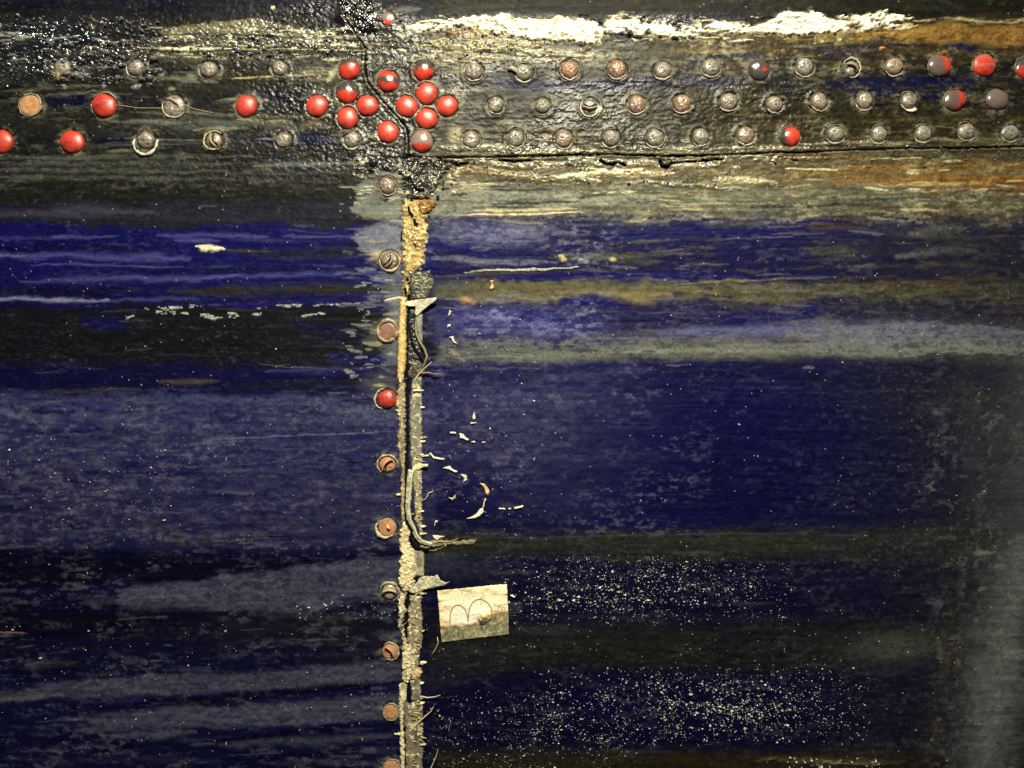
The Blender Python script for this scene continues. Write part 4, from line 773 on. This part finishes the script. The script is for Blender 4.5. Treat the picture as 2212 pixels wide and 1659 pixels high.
patch('strip_cover', [(872, 1518), (912, 1515), (914, 1600), (914, 1760), (880, 1760), (876, 1600)], 3.2, 5, [(120, 114, 92), (84, 82, 70), (206, 194, 150)], seed=6, rag=3, amp=1.2, nscale=9, **K)
# left-hand lips of the seam
patch('strip_edge', [(864, 640), (878, 642), (877, 700), (878, 760), (874, 800), (871, 832), (862, 834), (858, 815), (858, 790), (860, 720), (862, 690)], 5, 4, [(200, 168, 106), (164, 136, 90), (226, 204, 150)], seed=7, rag=1.3, amp=.9, **K)
patch('strip_edge', [(861, 830), (876, 826), (876, 1000), (876, 1130), (866, 1125), (864, 1060), (866, 1010), (858, 950), (862, 915), (855, 880), (858, 850)], 4, 4, [(150, 138, 106), (112, 106, 86), (214, 188, 134)], seed=8, rag=3, amp=.9, **K)
patch('strip_crust', [(866, 1128), (876, 1126), (890, 1150), (884, 1166), (897, 1188), (902, 1240), (888, 1278), (866, 1276), (860, 1240), (865, 1200), (860, 1165)], 5, 4, [(214, 198, 148), (170, 154, 112), (240, 228, 184)], seed=9, rag=4.5, amp=2.4, nscale=6, ecol=(120, 108, 78), ew=4, **K)
patch('strip_crust', [(862, 1278), (878, 1278), (875, 1320), (872, 1350), (884, 1392), (890, 1440), (884, 1470), (872, 1480), (866, 1440), (868, 1380), (860, 1340)], 4.6, 3.5, [(206, 194, 150), (150, 140, 108), (244, 234, 192)], seed=10, rag=5.5, amp=2.6, nscale=6, ecol=(112, 104, 78), ew=4, **K)
patch('strip_crust', [(862, 1478), (878, 1470), (880, 1500), (872, 1530), (874, 1600), (878, 1780), (866, 1780), (864, 1600), (862, 1530)], 4.2, 3.5, [(212, 200, 154), (160, 148, 112), (240, 228, 186)], seed=11, rag=2.8, amp=1.2, **K)
patch('strip_crust', [(872, 1395), (900, 1400), (906, 1418), (898, 1440), (888, 1470), (874, 1460)], 5, 4, [(190, 178, 138), (126, 120, 96), (236, 226, 182)], seed=12, rag=5.5, amp=2.6, nscale=6, ecol=(112, 104, 78), ew=4, **K)
qq = np.random.RandomState(77)
for i_ in range(20):
    y_ = qq.uniform(840, 1650); sd_ = 1 if qq.rand() < .62 else -1; x_ = 911 if sd_ > 0 else 862; l_ = qq.uniform(4, 13)
    patch('crust_spur', [(x_ - 4 * sd_, y_ - 3), (x_ + l_ * .5 * sd_, y_ - 2.5), (x_ + l_ * sd_, y_ - 1), (x_ + l_ * .6 * sd_, y_ + 2), (x_ - 4 * sd_, y_ + 4)], 3, 2, [(232, 222, 180), (190, 176, 134)], seed=400 + i_, rag=1.5, amp=1.2, step=1., base=2.5, **K)
# dark rough patch filling the torn opening above, between the two
patch('dark_core', [(884, 668), (897, 668), (900, 730), (912, 760), (913, 800), (900, 812), (884, 815), (880, 760)], 3.0, 4, [(40, 40, 36), (22, 22, 20), (74, 74, 64)], seed=13, rag=1.6, amp=2.4, nscale=6, rough=.3, spec=.6, **K)
patch('strip_crust', [(884, 786), (906, 776), (916, 790), (914, 812), (892, 822), (882, 812)], 4, 4, [(110, 100, 84), (60, 56, 48), (150, 138, 116)], seed=14, rag=2., amp=2.2, nscale=5, **K)
V, F = tube([(898, 694, 4), (900, 720, 5), (907, 738, 5), (918, 755, 5.5), (923, 770, 5), (917, 788, 4), (912, 800, 3)], [1.5, 2.6, 3.2, 3.2, 3, 2.4, 1.2]); obj('curled_edge', V, F, M_crust, seam, flatcol(len(V), (128, 118, 90), .5, .3, .3, 3))
V, F = tube([(886, 700, 3), (887, 730, 3.5), (896, 752, 4), (906, 768, 4), (911, 780, 3)], [2, 2.6, 3.4, 3.2, 2]); obj('dark_slit', V, F, M_black, seam)
# yellow crumbled filler and the tar lump above it
filler = patch('crumbled_filler', [(868, 432), (884, 428), (924, 434), (940, 440), (934, 452), (922, 470), (926, 500), (922, 540), (914, 580), (890, 592), (884, 640), (868, 640), (870, 600), (866, 560), (868, 520), (870, 470)], 4.5, 12, [(176, 150, 90), (128, 104, 60), (226, 208, 148)], hull, seed=20, rag=8, amp=3.0, nscale=7, ecol=(104, 100, 80), ew=9, label='yellow crumbled filler at the top of the upright seam', rough=.45, spec=.4)
patch('rusty_crumb', [(905, 432), (938, 434), (944, 442), (930, 458), (912, 466), (902, 450)], 3, 4, [(128, 86, 32), (104, 68, 26), (170, 130, 66)], filler, seed=21, rag=2.4, amp=2, nscale=5, base=4.5)
patch('dark_crumb', [(886, 590), (930, 584), (940, 610), (920, 648), (886, 648)], 3, 5, [(80, 80, 64), (50, 52, 44), (150, 142, 100)], filler, seed=22, rag=2.4, amp=2, nscale=5, base=1.5, rough=.3, spec=.5)
for pts, rr_ in (([(884, 448, 8), (885, 458, 8), (893, 468, 8)], 2.6), ([(896, 474, 8), (898, 484, 8), (903, 486, 8)], 3), ([(879, 600, 7), (884, 606, 7)], 2), ([(868, 500, 3), (867, 520, 3)], 1.6), ([(876, 622, 6), (878, 634, 6)], 2.4), ([(896, 528, 8), (900, 534, 8)], 1.6)):
    V, F = tube(pts, rr_); obj('crack', V, F, M_black, filler)
tar = patch('tar_lump', [(868, 344), (884, 338), (960, 346), (985, 356), (965, 366), (950, 392), (935, 420), (915, 434), (884, 430), (880, 400), (862, 372)], 7, 6, [(66, 64, 54), (20, 20, 18), (150, 146, 118)], hull, seed=23, ecol=(96, 92, 74), ew=9, rag=6, amp=6.5, nscale=15, rough=.16, spec=.9, label='glossy black and grey tar lump where the seams meet')
for pts, rr_ in (([(895, 404, 9), (905, 412, 10), (918, 411, 8)], 3.2), ([(880, 366, 8), (884, 392, 8)], 1.8), ([(936, 348, 6), (985, 352, 4)], 1.8)):
    V, F = tube(pts, rr_); obj('crack', V, F, M_black, tar)
tar2 = patch('tar_lump', [(728, -14), (800, -14), (812, 20), (795, 50), (806, 60), (830, 66), (812, 74), (780, 72), (752, 60), (748, 36), (736, 18)], 8, 7, [(20, 20, 18), (10, 10, 10), (90, 90, 80)], hull, seed=24, rag=6, amp=6.5, nscale=15, rough=.14, spec=1., label='shiny black tar lump at the top edge')
patch('tar_lump', [(795, 340), (812, 342), (818, 352), (808, 362), (796, 356)], 7, 6, [(34, 34, 30), (20, 20, 18)], hull, seed=25, rag=2, amp=2, rough=.12, spec=1.)
patch('tar_lump', [(820, 352), (850, 350), (868, 366), (850, 376), (828, 368)], 5, 5, [(40, 38, 32), (90, 86, 70)], hull, seed=26, rag=3, amp=3, rough=.2, spec=.8)
# curled ribbon, open tear and lifted flaps
V, F = tube([(877, 985, 4), (877, 1066, 4), (875, 1090, 4), (879, 1122, 4.5), (892, 1144, 5), (887, 1162, 5), (899, 1181, 5), (919, 1186, 4.5), (947, 1180, 3.5), (979, 1173, 2.5)], [1.8, 2, 2.4, 4, 4, 4, 4.5, 3.6, 2, .8]); obj('open_tear', V, F, M_black, seam)
RC = [(889, 1014), (885, 1045), (883, 1070), (881, 1095), (884, 1122), (893, 1142), (900, 1158), (910, 1169), (934, 1176)]
patch('curled_ribbon', ribbon(RC, 7.2, 4.5), 3.6, 2.2, [(168, 164, 132), (144, 142, 118), (206, 200, 164)], seed=41, rag=.7, amp=.7, base=4.5, rough=.45, spec=.4, nscale=9, **K)
V, F = tube([(x + 3.6, y - 1, 9.0) for x, y in RC], [.6, 1.3, 1.3, 1.5, 1.5, 1.7, 1.5, 1.2, .5]); obj('ribbon_fold', V, F, M_crust, seam, flatcol(len(V), (214, 208, 172), .5, .35, .08, 8))
patch('torn_ridge', [(905, 1172), (940, 1166), (990, 1168), (1030, 1164), (1024, 1176), (970, 1178), (940, 1192), (905, 1190)], 2.6, 3, [(120, 112, 84), (80, 76, 58), (190, 176, 130)], hull, seed=30, rag=2, amp=1.4, nscale=4, label='torn paint ridge running right from the seam')
f1 = patch('lifted_flake', [(863, 661), (880, 650), (905, 647), (946, 643), (944, 650), (925, 664), (912, 674), (903, 684), (895, 680), (898, 664), (880, 662)], .5, 2, [(206, 198, 170), (176, 170, 146), (224, 216, 190)], seed=31, rag=.8, amp=.5, base=3, thick=1.4, lift=(865, 660, 70, -8, 11), nscale=8,
           mat=M_chip, label='hooked pale flake lifting off the top of the grey seam strip', cat='paint flake')
f2 = patch('lifted_flake', [(883, 1276), (898, 1258), (911, 1243), (930, 1242), (947, 1238), (953, 1250), (964, 1254), (975, 1253), (962, 1262), (940, 1267), (919, 1272), (900, 1280), (890, 1281)], 1, 3, [(196, 190, 152), (160, 156, 128), (226, 220, 184)], seed=32, rag=1.6, amp=1.6, base=4, thick=1.8, lift=(885, 1275, 80, -20, 9), nscale=4,
           mat=M_chip, label='broad crusty pale flake pointing right just above the paper tag', cat='paint flake')
f3 = patch('lifted_flake', [(888, 1012), (897, 1002), (912, 1000), (926, 1001), (926, 1007), (912, 1010), (908, 1014), (894, 1017)], 1, 2, [(226, 214, 168), (206, 192, 142)], seed=33, rag=1, amp=1, base=4, thick=1.4, lift=(888, 1012, 38, -8, 6), nscale=4, mat=M_chip,
           label='small cream flake sticking out over the top of the curled ribbon', cat='paint flake')
patch('tan_crumb', [(884, 1449), (896, 1442), (908, 1444), (914, 1452), (908, 1462), (892, 1464)], 4, 3, [(190, 158, 108), (206, 184, 140)], seam, seed=34, rag=1.5, amp=1.4, base=3)

# splinters and fibres along the seam
def splint(pts, r0, name, label=None, parent=None, c=(220, 206, 164), cat='splinter', group=None, seed=0):
    n = len(pts); V, F = tube(pts, np.linspace(r0, r0 * .35, n), 6)
    o = obj(name, V, F, M_chip, parent, flatcol(len(V), c, .55, .35, .12, seed), smooth=False, label=label, cat=cat if not parent else None, group=group)
    return o
sg = 'pale splinters standing out of the seam'
splint([(905, 806, 5), (925, 805, 8), (940, 808, 9), (954, 808, 9)], 1.9, 'splinter', 'long brownish splinter pointing right below the dark torn opening', c=(150, 124, 96), group=sg, seed=1)
splint([(898, 818, 5), (908, 806, 8), (920, 794, 10), (934, 782, 10)], 1.9, 'splinter', 'pale splinter slanting up right beside the dark torn opening', c=(206, 184, 140), group=sg, seed=2)
splint([(894, 843.5, 8), (905, 843, 9), (917, 843, 9)], 2.2, 'splinter', 'short straight white splinter lying level across the strip above the red rivet', c=(244, 238, 206), group=sg, seed=3)
splint([(893, 1570, 6), (908, 1554, 8), (922, 1541, 9), (932, 1532, 10), (938, 1521, 11)], 1.7, 'splinter', 'knobbly cream splinter slanting up right near the lowest tan rivets', c=(214, 190, 136), group=sg, seed=4)
splint([(908, 1502, 5), (925, 1504, 7), (940, 1502, 8), (952, 1498, 8)], 1.6, 'splinter', 'thin level splinter ending in a pale flake below the black scratch', c=(214, 200, 160), group=sg, seed=5)
splint([(922, 1680, 5), (934, 1650, 8), (942, 1632, 10), (948, 1612, 11)], 1.5, 'splinter', 'upright pale splinter cut by the bottom edge of the view', c=(196, 184, 142), group=sg, seed=6)
splint([(892, 1290, 3), (900, 1282, 6), (912, 1276, 8)], 1.6, 'splinter', 'tiny splinter under the broad crusty flake', c=(206, 190, 146), group=sg, seed=7)
splint([(929, 1174, 4), (950, 1168, 5), (968, 1170, 5), (990, 1162, 4)], 1.4, 'splinter', 'thin splinter lying along the torn paint ridge', c=(180, 160, 120), group=sg, seed=8)
q = np.random.RandomState(5)
n_f = 0
for (y0, y1, cnt, ln) in ((930, 955, 7, 12), (975, 1000, 8, 14), (1040, 1150, 18, 8), (1330, 1395, 16, 12), (1395, 1470, 14, 10), (1515, 1520, 3, 12), (1530, 1600, 20, 13), (1600, 1660, 10, 12), (780, 800, 6, 16)):
    for _ in range(cnt):
        if n_f > 97: break
        y = q.uniform(y0, y1); x = q.uniform(886, 910); l = q.uniform(.4, 1) * ln; d = q.uniform(-.9, .5)
        pts = [(x, y, 4), (x + l * .5, y + d * l * .3 + q.uniform(-1, 1), 7), (x + l, y + d * l * .6, q.uniform(5, 11))]
        splint(pts, q.uniform(.7, 1.5), 'frayed_fibre', parent=seam, c=[(214, 198, 150), (190, 168, 118), (160, 148, 112)][q.randint(3)], seed=n_f); n_f += 1
# horizontal chain of crumbs leaving the strip at y ~ 985
cg = 'cream crumbs stuck on the right plate'
def chip(poly, label, c=(250, 242, 206), seed=0, h=3.2, name='cream_crumb'):
    return patch(name, poly, h, 2.2, [c, tuple(v * .86 for v in c)], None, step=.9, amp=.9, rag=.9, mat=M_chip, seed=seed + 200, base=1.5, nscale=4, label=label, cat='crumb', group=cg, smooth=False)
def stroke_poly(pts, w_): return ribbon(pts, w_)
chip(ribbon([(892, 978), (905, 981), (914, 986), (925, 984), (930, 979), (936, 988), (948, 991), (961, 992)], 2.6), 'cream chain of crumbs running right out of the seam strip level with the upper swirl', seed=1)
chip([(955, 1011), (972, 1006), (976, 1012), (989, 1018), (985, 1022), (970, 1015)], 'thin arrow-like cream crumb right of the small cream flake', seed=2)
chip([(995, 1024), (1008, 1026), (1010, 1036), (1000, 1042), (1002, 1034)], 'chunky cream crumb at the start of the arc of crumbs', seed=3)
chip([(1036, 1044), (1046, 1044), (1054, 1052), (1058, 1062), (1054, 1072), (1048, 1066), (1046, 1056)], 'tan and cream wedge crumb at the right end of the arc', (232, 200, 150), seed=4)
chip(ribbon([(1049, 1076), (1045, 1088), (1043, 1098)], 1.6), 'thin upright cream crumb closing the arc on its right', seed=5)
chip([(1043, 1096), (1046, 1106), (1038, 1114), (1024, 1121), (1006, 1121), (1018, 1116), (1030, 1108), (1036, 1100)], 'curved cream crumb forming the lower part of the arc', seed=6)
chip([(968, 1074), (978, 1074), (985, 1066), (984, 1076), (978, 1082)], 'small triangular cream crumb inside the arc', (206, 196, 150), seed=7)
chip(ribbon([(1110, 1098), (1122, 1096), (1131, 1093)], 2.2), 'flat cream crumb at the far right end of the dashed line', seed=8)
chip(ribbon([(1078, 1098), (1086, 1099), (1092, 1100)], 1.8), 'short cream crumb in the middle of the dashed line', seed=9)
chip(ribbon([(1098, 1099), (1105, 1098)], 2.), 'tiny cream crumb between two dashes', seed=10)
chip([(1022, 892), (1026, 892), (1028, 904), (1024, 908), (1020, 903)], 'upright cream crumb, lone in the blue field right of the red rivet', seed=11)
chip(ribbon([(1016, 914), (1029, 914)], 2), 'small level crumb right under the lone upright crumb', seed=12)
chip(ribbon([(972, 935), (985, 935)], 2.4), 'small level crumb left of the slanting crumb', seed=13)
chip([(992, 936), (1000, 937), (1006, 944), (1014, 950), (1010, 953), (1000, 948), (994, 948)], 'slanting cream crumb below the lone upright crumb', seed=14)
chip([(1018, 953), (1025, 952), (1027, 957), (1019, 957)], 'round cream crumb at the foot of the slanting crumb', seed=15)
chip(ribbon([(1041, 956), (1049, 955)], 1.7), 'tiny level crumb right of the round crumb', seed=16)
chip([(1057, 606), (1070, 606), (1064, 612), (1068, 622), (1062, 628), (1057, 624), (1061, 614)], 'tan five-shaped crumb above the mustard streak', (226, 188, 138), seed=17)
chip([(969, 728), (980, 726), (981, 736), (988, 742), (980, 742), (975, 733)], 'hooked cream crumb above the grey-green streak', seed=18)
chip([(934, 1156), (946, 1156), (962, 1158), (952, 1162), (946, 1168), (938, 1164)], 'white clump of crumbs just above the torn ridge', (246, 240, 214), seed=19)
chip([(940, 1124), (948, 1125), (942, 1130), (937, 1138)], 'thin hooked crumb above the white clump', seed=20)
chip([(967, 701), (974, 700), (973, 706), (966, 708)], 'brightest crumb below the loose group under the hooked flake', seed=21)
chip([(970, 670), (976, 672), (974, 680), (968, 683)], 'slim crumb at the right of the loose group under the hooked flake', seed=22)
chip([(1080, 1274), (1083, 1279), (1086, 1290)], 'x', seed=23) if False else None
chip([(1102, 1285), (1108, 1284), (1114, 1291), (1108, 1290)], 'white crumb at the right edge of the paper tag', (246, 240, 214), seed=24)
chip([(318, 457), (322, 457), (321, 462)], 'x', seed=25) if False else None
chip([(586, 14), (594, 13), (596, 20), (590, 25), (585, 20)], 'pale round crumb alone near the top edge, left of the tar', (214, 204, 164), seed=26)
chip([(2088 - 0, 100), (2094, 98), (2097, 104), (2091, 108)], 'x', seed=27) if False else None
B_ = patch('amber_drop', [(1898, 103), (1903, 100), (1912, 101), (1914, 107), (1908, 111), (1900, 110)], 5, 5, [(170, 120, 40), (150, 100, 30)], seed=60, rag=.4, amp=.2, rough=.15, spec=1, label='small glossy amber drop on the strap plate above the rivets', cat='paint drop')
chip([(1222, 238), (1226, 232), (1232, 232), (1236, 240), (1230, 246), (1223, 244)], 'x', seed=28) if False else None
patch('white_crumb', [(1284, 234), (1290, 228), (1300, 230), (1302, 236), (1296, 246), (1286, 244)], 3, 3, [(214, 206, 170), (236, 230, 200)], seed=61, rag=1.5, amp=1.6, mat=M_chip, label='white crumb beside the slit rivet in the middle row', cat='crumb')
V, F = tube([(230, 229, 2), (260, 228, 2.4), (300, 234, 2.4), (352, 234, 2.4), (398, 226, 3), (420, 236, 2.4), (460, 244, 2)], .38); obj('thread', V, F, M_thread, None, label='fine pale thread running between the rivets of the left middle row', cat='thread')
V, F = tube([(936, 1061, 3), (926, 1064, 5), (924, 1070, 5), (921, 1076, 5), (911, 1082, 4)], .9); obj('thread', V, F, M_thread, None, label='short bent pale thread beside the curled ribbon', cat='thread')
V, F = tube([(945, 1375, 2), (947, 1388, 4), (940, 1402, 4), (932, 1415, 3)], .7); obj('thread', V, F, M_thread, None, label='fine thread hanging below the left corner of the paper tag', cat='thread')

# ------------------------------------------------------------ paper tag
tag = empty('paper_tag', 'small yellowed paper tag with a looped pen mark, stuck beside the upright seam', 'paper tag')
TL, TR, BR, BL = np.array([945.5, 1275.]), np.array([1095., 1260.5]), np.array([1099.7, 1369.]), np.array([954., 1386.8])
nu, nv = 150, 112
uu, vv = np.meshgrid(np.linspace(0, 1, nu), np.linspace(0, 1, nv))
PX = (TL[0] * (1 - uu) + TR[0] * uu) * (1 - vv) + (BL[0] * (1 - uu) + BR[0] * uu) * vv
PY = (TL[1] * (1 - uu) + TR[1] * uu) * (1 - vv) + (BL[1] * (1 - uu) + BR[1] * uu) * vv
n1 = fbm(PX, PY, 14, 9, 4, 71); n2 = fbm(PX, PY, 4, 4, 3, 72); n3 = fbm(PX, PY, 34, 16, 4, 73)
# edge jitter
ej = fbm(PX, PY, 5, 5, 2, 75) * .7; PX = PX + ej * ((uu == 0) | (uu == 1)); PY = PY + ej * ((vv == 0) | (vv == 1))
lump = np.exp(-(((PX - 1045) / 13) ** 2 + ((PY - 1330) / 13) ** 2) ** 1.6)
tear = .73 + .04 * n1 - .16 * sst(.68, .8, uu) * sst(.3, .9, 1 - vv * .2)
bare = sst(-.012, .012, vv - tear)
hh = 3.6 + 2.5 * (np.abs(uu - .5) * 2) ** 6 * (vv < .2) + 2.0 * sst(.9, 1, uu) * sst(.6, 1, vv) + .5 * n3 - 1.2 * bare + lump * (13 + n1 * 4 + n2 * 2.4) + .3 * n2
c = np.broadcast_to(lin((250, 238, 196)), PX.shape + (3,)).copy()
st_ = sst(.05, .75, n3 + .5 * n1 + .55 * (np.abs(uu - .5) * 2) ** 2 + .35 * sst(.4, .75, vv) - .2)[..., None]
c = c * (1 - st_ * .75) + lin((206, 168, 98)) * st_ * .75
cl = (np.exp(-(((uu - .38) / .22) ** 2 + ((vv - .5) / .2) ** 2)) * .9)[..., None]; c = c * (1 - cl) + lin((246, 240, 218)) * cl  # soft white highlight painted into the middle of the paper
rs = sst(.5, 1, n1 + .4 * (vv > .55))[..., None] * .5; c = c * (1 - rs) + lin((160, 112, 52)) * rs
dt = (sst(.2, 1.1, n2 + .7 * n3) * .45)[..., None]; c = c * (1 - dt) + lin((128, 108, 70)) * dt
ed = (sst(.05, 0, vv - (tear - .03)) * 0 + np.exp(-((vv - tear + .02) / .02) ** 2) * .7)[..., None]; c = c * (1 - ed) + lin((176, 124, 56)) * ed
bc = lin((132, 128, 96)) * (1 + .6 * n1 + .6 * n2).clip(.25, 2)[..., None]; bc = np.where((n1 + n2 > .7)[..., None], lin((186, 178, 138)), bc)
c = c * (1 - bare[..., None]) + bc * bare[..., None]
lc = (lump * .75)[..., None] * sst(-.4, .6, n1 + n2)[..., None]; c = c * (1 - lc) + lin((206, 168, 92)) * lc
ii = np.arange(PX.size).reshape(PX.shape)
F = np.stack([ii[:-1, :-1].ravel(), ii[1:, :-1].ravel(), ii[1:, 1:].ravel(), ii[:-1, 1:].ravel()], 1)
sheet = obj('paper_sheet', W(PX.ravel(), PY.ravel(), hh.ravel()), F, M_paper, tag, {'paint': np.clip(c.reshape(-1, 3), 0, .85), 'rough': np.full(PX.size, .6), 'spec': np.full(PX.size, .25)})
s = sheet.modifiers.new('thickness', 'SOLIDIFY'); s.thickness = 1.2 * U; s.offset = -1
def zt(zx, zy): return 905.2 + zx * .1323, 1206.9 + zy * .1323
def hsheet(x, y):
    i = np.argmin((PX - x) ** 2 + (PY - y) ** 2); return hh.ravel()[i]
def pen(zpts, r_, name):
    P = np.array([zt(*p) for p in zpts]); t = np.linspace(0, len(P) - 1, len(P) * 6); k = np.arange(len(P))
    # smooth Catmull-Rom through the points
    out = []
    for tt in t:
        i = min(int(tt), len(P) - 2); f = tt - i; p0 = P[max(i - 1, 0)]; p1 = P[i]; p2 = P[i + 1]; p3 = P[min(i + 2, len(P) - 1)]
        out.append(.5 * ((2 * p1) + (-p0 + p2) * f + (2 * p0 - 5 * p1 + 4 * p2 - p3) * f * f + (-p0 + 3 * p1 - 3 * p2 + p3) * f ** 3))
    pts = [(a, b, hsheet(a, b) + .25) for a, b in out]
    V, F = tube(pts, r_, 6); return obj(name, V, F, M_pen, tag)
pen([(514, 1090), (510, 1000), (514, 900), (540, 815), (590, 758), (645, 745), (705, 770), (755, 830), (790, 915), (805, 1005)], 1.05, 'pen_mark')
pen([(805, 1005), (808, 920), (830, 800), (880, 705), (960, 656), (1040, 662), (1120, 715), (1175, 790), (1190, 870), (1182, 940), (1165, 980)], 1.05, 'pen_mark')
for pts in ([(1300, 755), (1290, 765), (1296, 890), (1320, 895)], [(1345, 790), (1345, 860), (1375, 862)], [(1345, 790), (1385, 780)], [(1345, 825), (1378, 825)], [(1390, 780), (1400, 855), (1425, 850)], [(1300, 755), (1440, 735)]):
    pen(pts, .42, 'faint_letter')
# the clear tape the tag hangs by
def quad(name, cs, h, mat, **k):
    cs = np.asarray(cs, float); n = 14; u_, v_ = np.meshgrid(np.linspace(0, 1, n), np.linspace(0, 1, n))
    x = (cs[0, 0] * (1 - u_) + cs[1, 0] * u_) * (1 - v_) + (cs[3, 0] * (1 - u_) + cs[2, 0] * u_) * v_
    y = (cs[0, 1] * (1 - u_) + cs[1, 1] * u_) * (1 - v_) + (cs[3, 1] * (1 - u_) + cs[2, 1] * u_) * v_
    i_ = np.arange(n * n).reshape(n, n); F = np.stack([i_[:-1, :-1].ravel(), i_[1:, :-1].ravel(), i_[1:, 1:].ravel(), i_[:-1, 1:].ravel()], 1)
    o = obj(name, W(x.ravel(), y.ravel(), h + .25 * fbm(x, y, 20, 20, 2, 5).ravel()), F, mat, **k); s = o.modifiers.new('thickness', 'SOLIDIFY'); s.thickness = .4 * U; return o
quad('tape_end', [(1096, 1301), (1129, 1300), (1127, 1323), (1098, 1326)], 3.2, M_tape, parent=tag)
if False: quad('tape_end', [(914, 1318), (948, 1316), (949, 1339), (914, 1342)], 3.4, M_tape, parent=tag)

# ------------------------------------------------------------ grains (stuff)
def grains(name, pts, sizes, mat, label, h=2.2, seed=0):
    q = np.random.RandomState(seed); V = []; F = []
    base = np.array([(1, 0, 0), (-.5, .87, 0), (-.5, -.87, 0), (0, 0, 1.), (.3, .5, .7), (-.7, 0, .6), (.4, -.6, .5)])
    tri = [(0, 4, 3), (0, 1, 4), (4, 1, 3), (1, 5, 3), (1, 2, 5), (5, 2, 3), (2, 6, 3), (2, 0, 6), (6, 0, 3)]
    for (x, y), s_ in zip(pts, sizes):
        b = base * (1 + .35 * q.randn(7, 3)); a = q.uniform(0, 6.28); st = q.uniform(.7, 1.7)
        u = (b[:, 0] * math.cos(a) - b[:, 1] * math.sin(a)) * s_ * st; v = (b[:, 0] * math.sin(a) + b[:, 1] * math.cos(a)) * s_
        n0 = len(V); V.extend(W(x + u, y + v, h - 1.5 + np.abs(b[:, 2]) * s_ * 1.6 + 0 * u)); F.extend([(n0 + i, n0 + j, n0 + k_) for i, j, k_ in tri])
    return obj(name, np.array(V), F, mat, None, None, smooth=(mat is M_wet), label=label, cat='grains', kind='stuff')
q = np.random.RandomState(11)
pts = []; sz = []
def scatter(n, x0, x1, y0, y1, s0, s1, clump=None, tilt=0.):
    k_ = 0
    while k_ < n:
        x = q.uniform(x0, x1); y = q.uniform(y0, y1)
        if clump is not None:
            cx_ = (x - (x0 + x1) / 2) / ((x1 - x0) / 2); cy_ = (y - (y0 + y1) / 2) / ((y1 - y0) / 2)
            nn = float(vn(x / 46, y / 12, 3)) * .6 + float(vn(x / 12, y / 9, 8)) * .6
            if q.rand() > math.exp(-clump * .8 * (cx_ * cx_ + cy_ * cy_)) * (nn ** 2) * 1.9: k_ += .02; continue
        pts.append((x, y + tilt * (x - x0))); sz.append(s0 + (s1 - s0) * q.rand() ** 1.8 * 1.35 if q.rand() > .04 else s1 * 1.7); k_ += 1
scatter(1500, 1070, 1640, 1200, 1348, .3, 1.0, 1.3); scatter(300, 1130, 1540, 1225, 1330, .5, 1.7, 1.0); scatter(240, 1560, 1720, 1215, 1340, .35, .9, 1)
scatter(1900, 1150, 1880, 1440, 1610, .3, 1.05, 1.3); scatter(420, 1400, 1720, 1470, 1580, .5, 1.7, 1.2); scatter(900, 920, 1380, 1495, 1659, .3, 1.0, 1.0)
scatter(120, 920, 1900, 1330, 1460, .35, .9)
grains('white_grains', pts, sz, M_grain, 'white grains speckling the dark blue plate right of the tag', seed=1)
pts = []; sz = []
scatter(260, 0, 2200, 400, 1650, .4, 1.0); scatter(120, 740, 860, 560, 1650, .5, 1.1); scatter(140, 915, 1160, 660, 1180, .5, 1.4); scatter(90, 0, 420, 960, 1130, .6, 1.5); scatter(60, 0, 860, 1350, 1560, .5, 1.4); scatter(60, 640, 850, 1300, 1340, .5, 1.6); scatter(40, 1700, 1900, 1636, 1659, .8, 2.4)
grains('dust_specks', pts, sz, M_grain, 'scattered pale dust specks on the painted plating', seed=2)
pts = []; sz = []
scatter(420, -10, 350, 35, 180, .7, 2.2, .8); scatter(500, 300, 790, 60, 135, .6, 1.8, .8); scatter(260, 880, 1200, 60, 130, .6, 1.7, .8); scatter(220, 930, 1600, 342, 400, .6, 1.9, .8); scatter(90, 740, 860, 60, 120, .7, 1.9); scatter(120, 1500, 2212, 312, 360, .6, 1.5); scatter(110, 870, 960, 340, 420, .8, 2.2)
scatter(160, 0, 2200, 30, 400, .5, 1.1)
scatter(300, -10, 340, 35, 175, 1.8, 4.5, .8); scatter(120, 300, 760, 75, 130, 1.5, 3.2, .8); scatter(60, 740, 800, -5, 70, 1.5, 4); scatter(70, 870, 960, 345, 425, 1.5, 3.6)
grains('glint_grains', pts, sz, M_wet, 'glossy grains added for the glints of wet paint along the top of the plating', seed=3, h=4)  # grains added so the wet paint throws glints
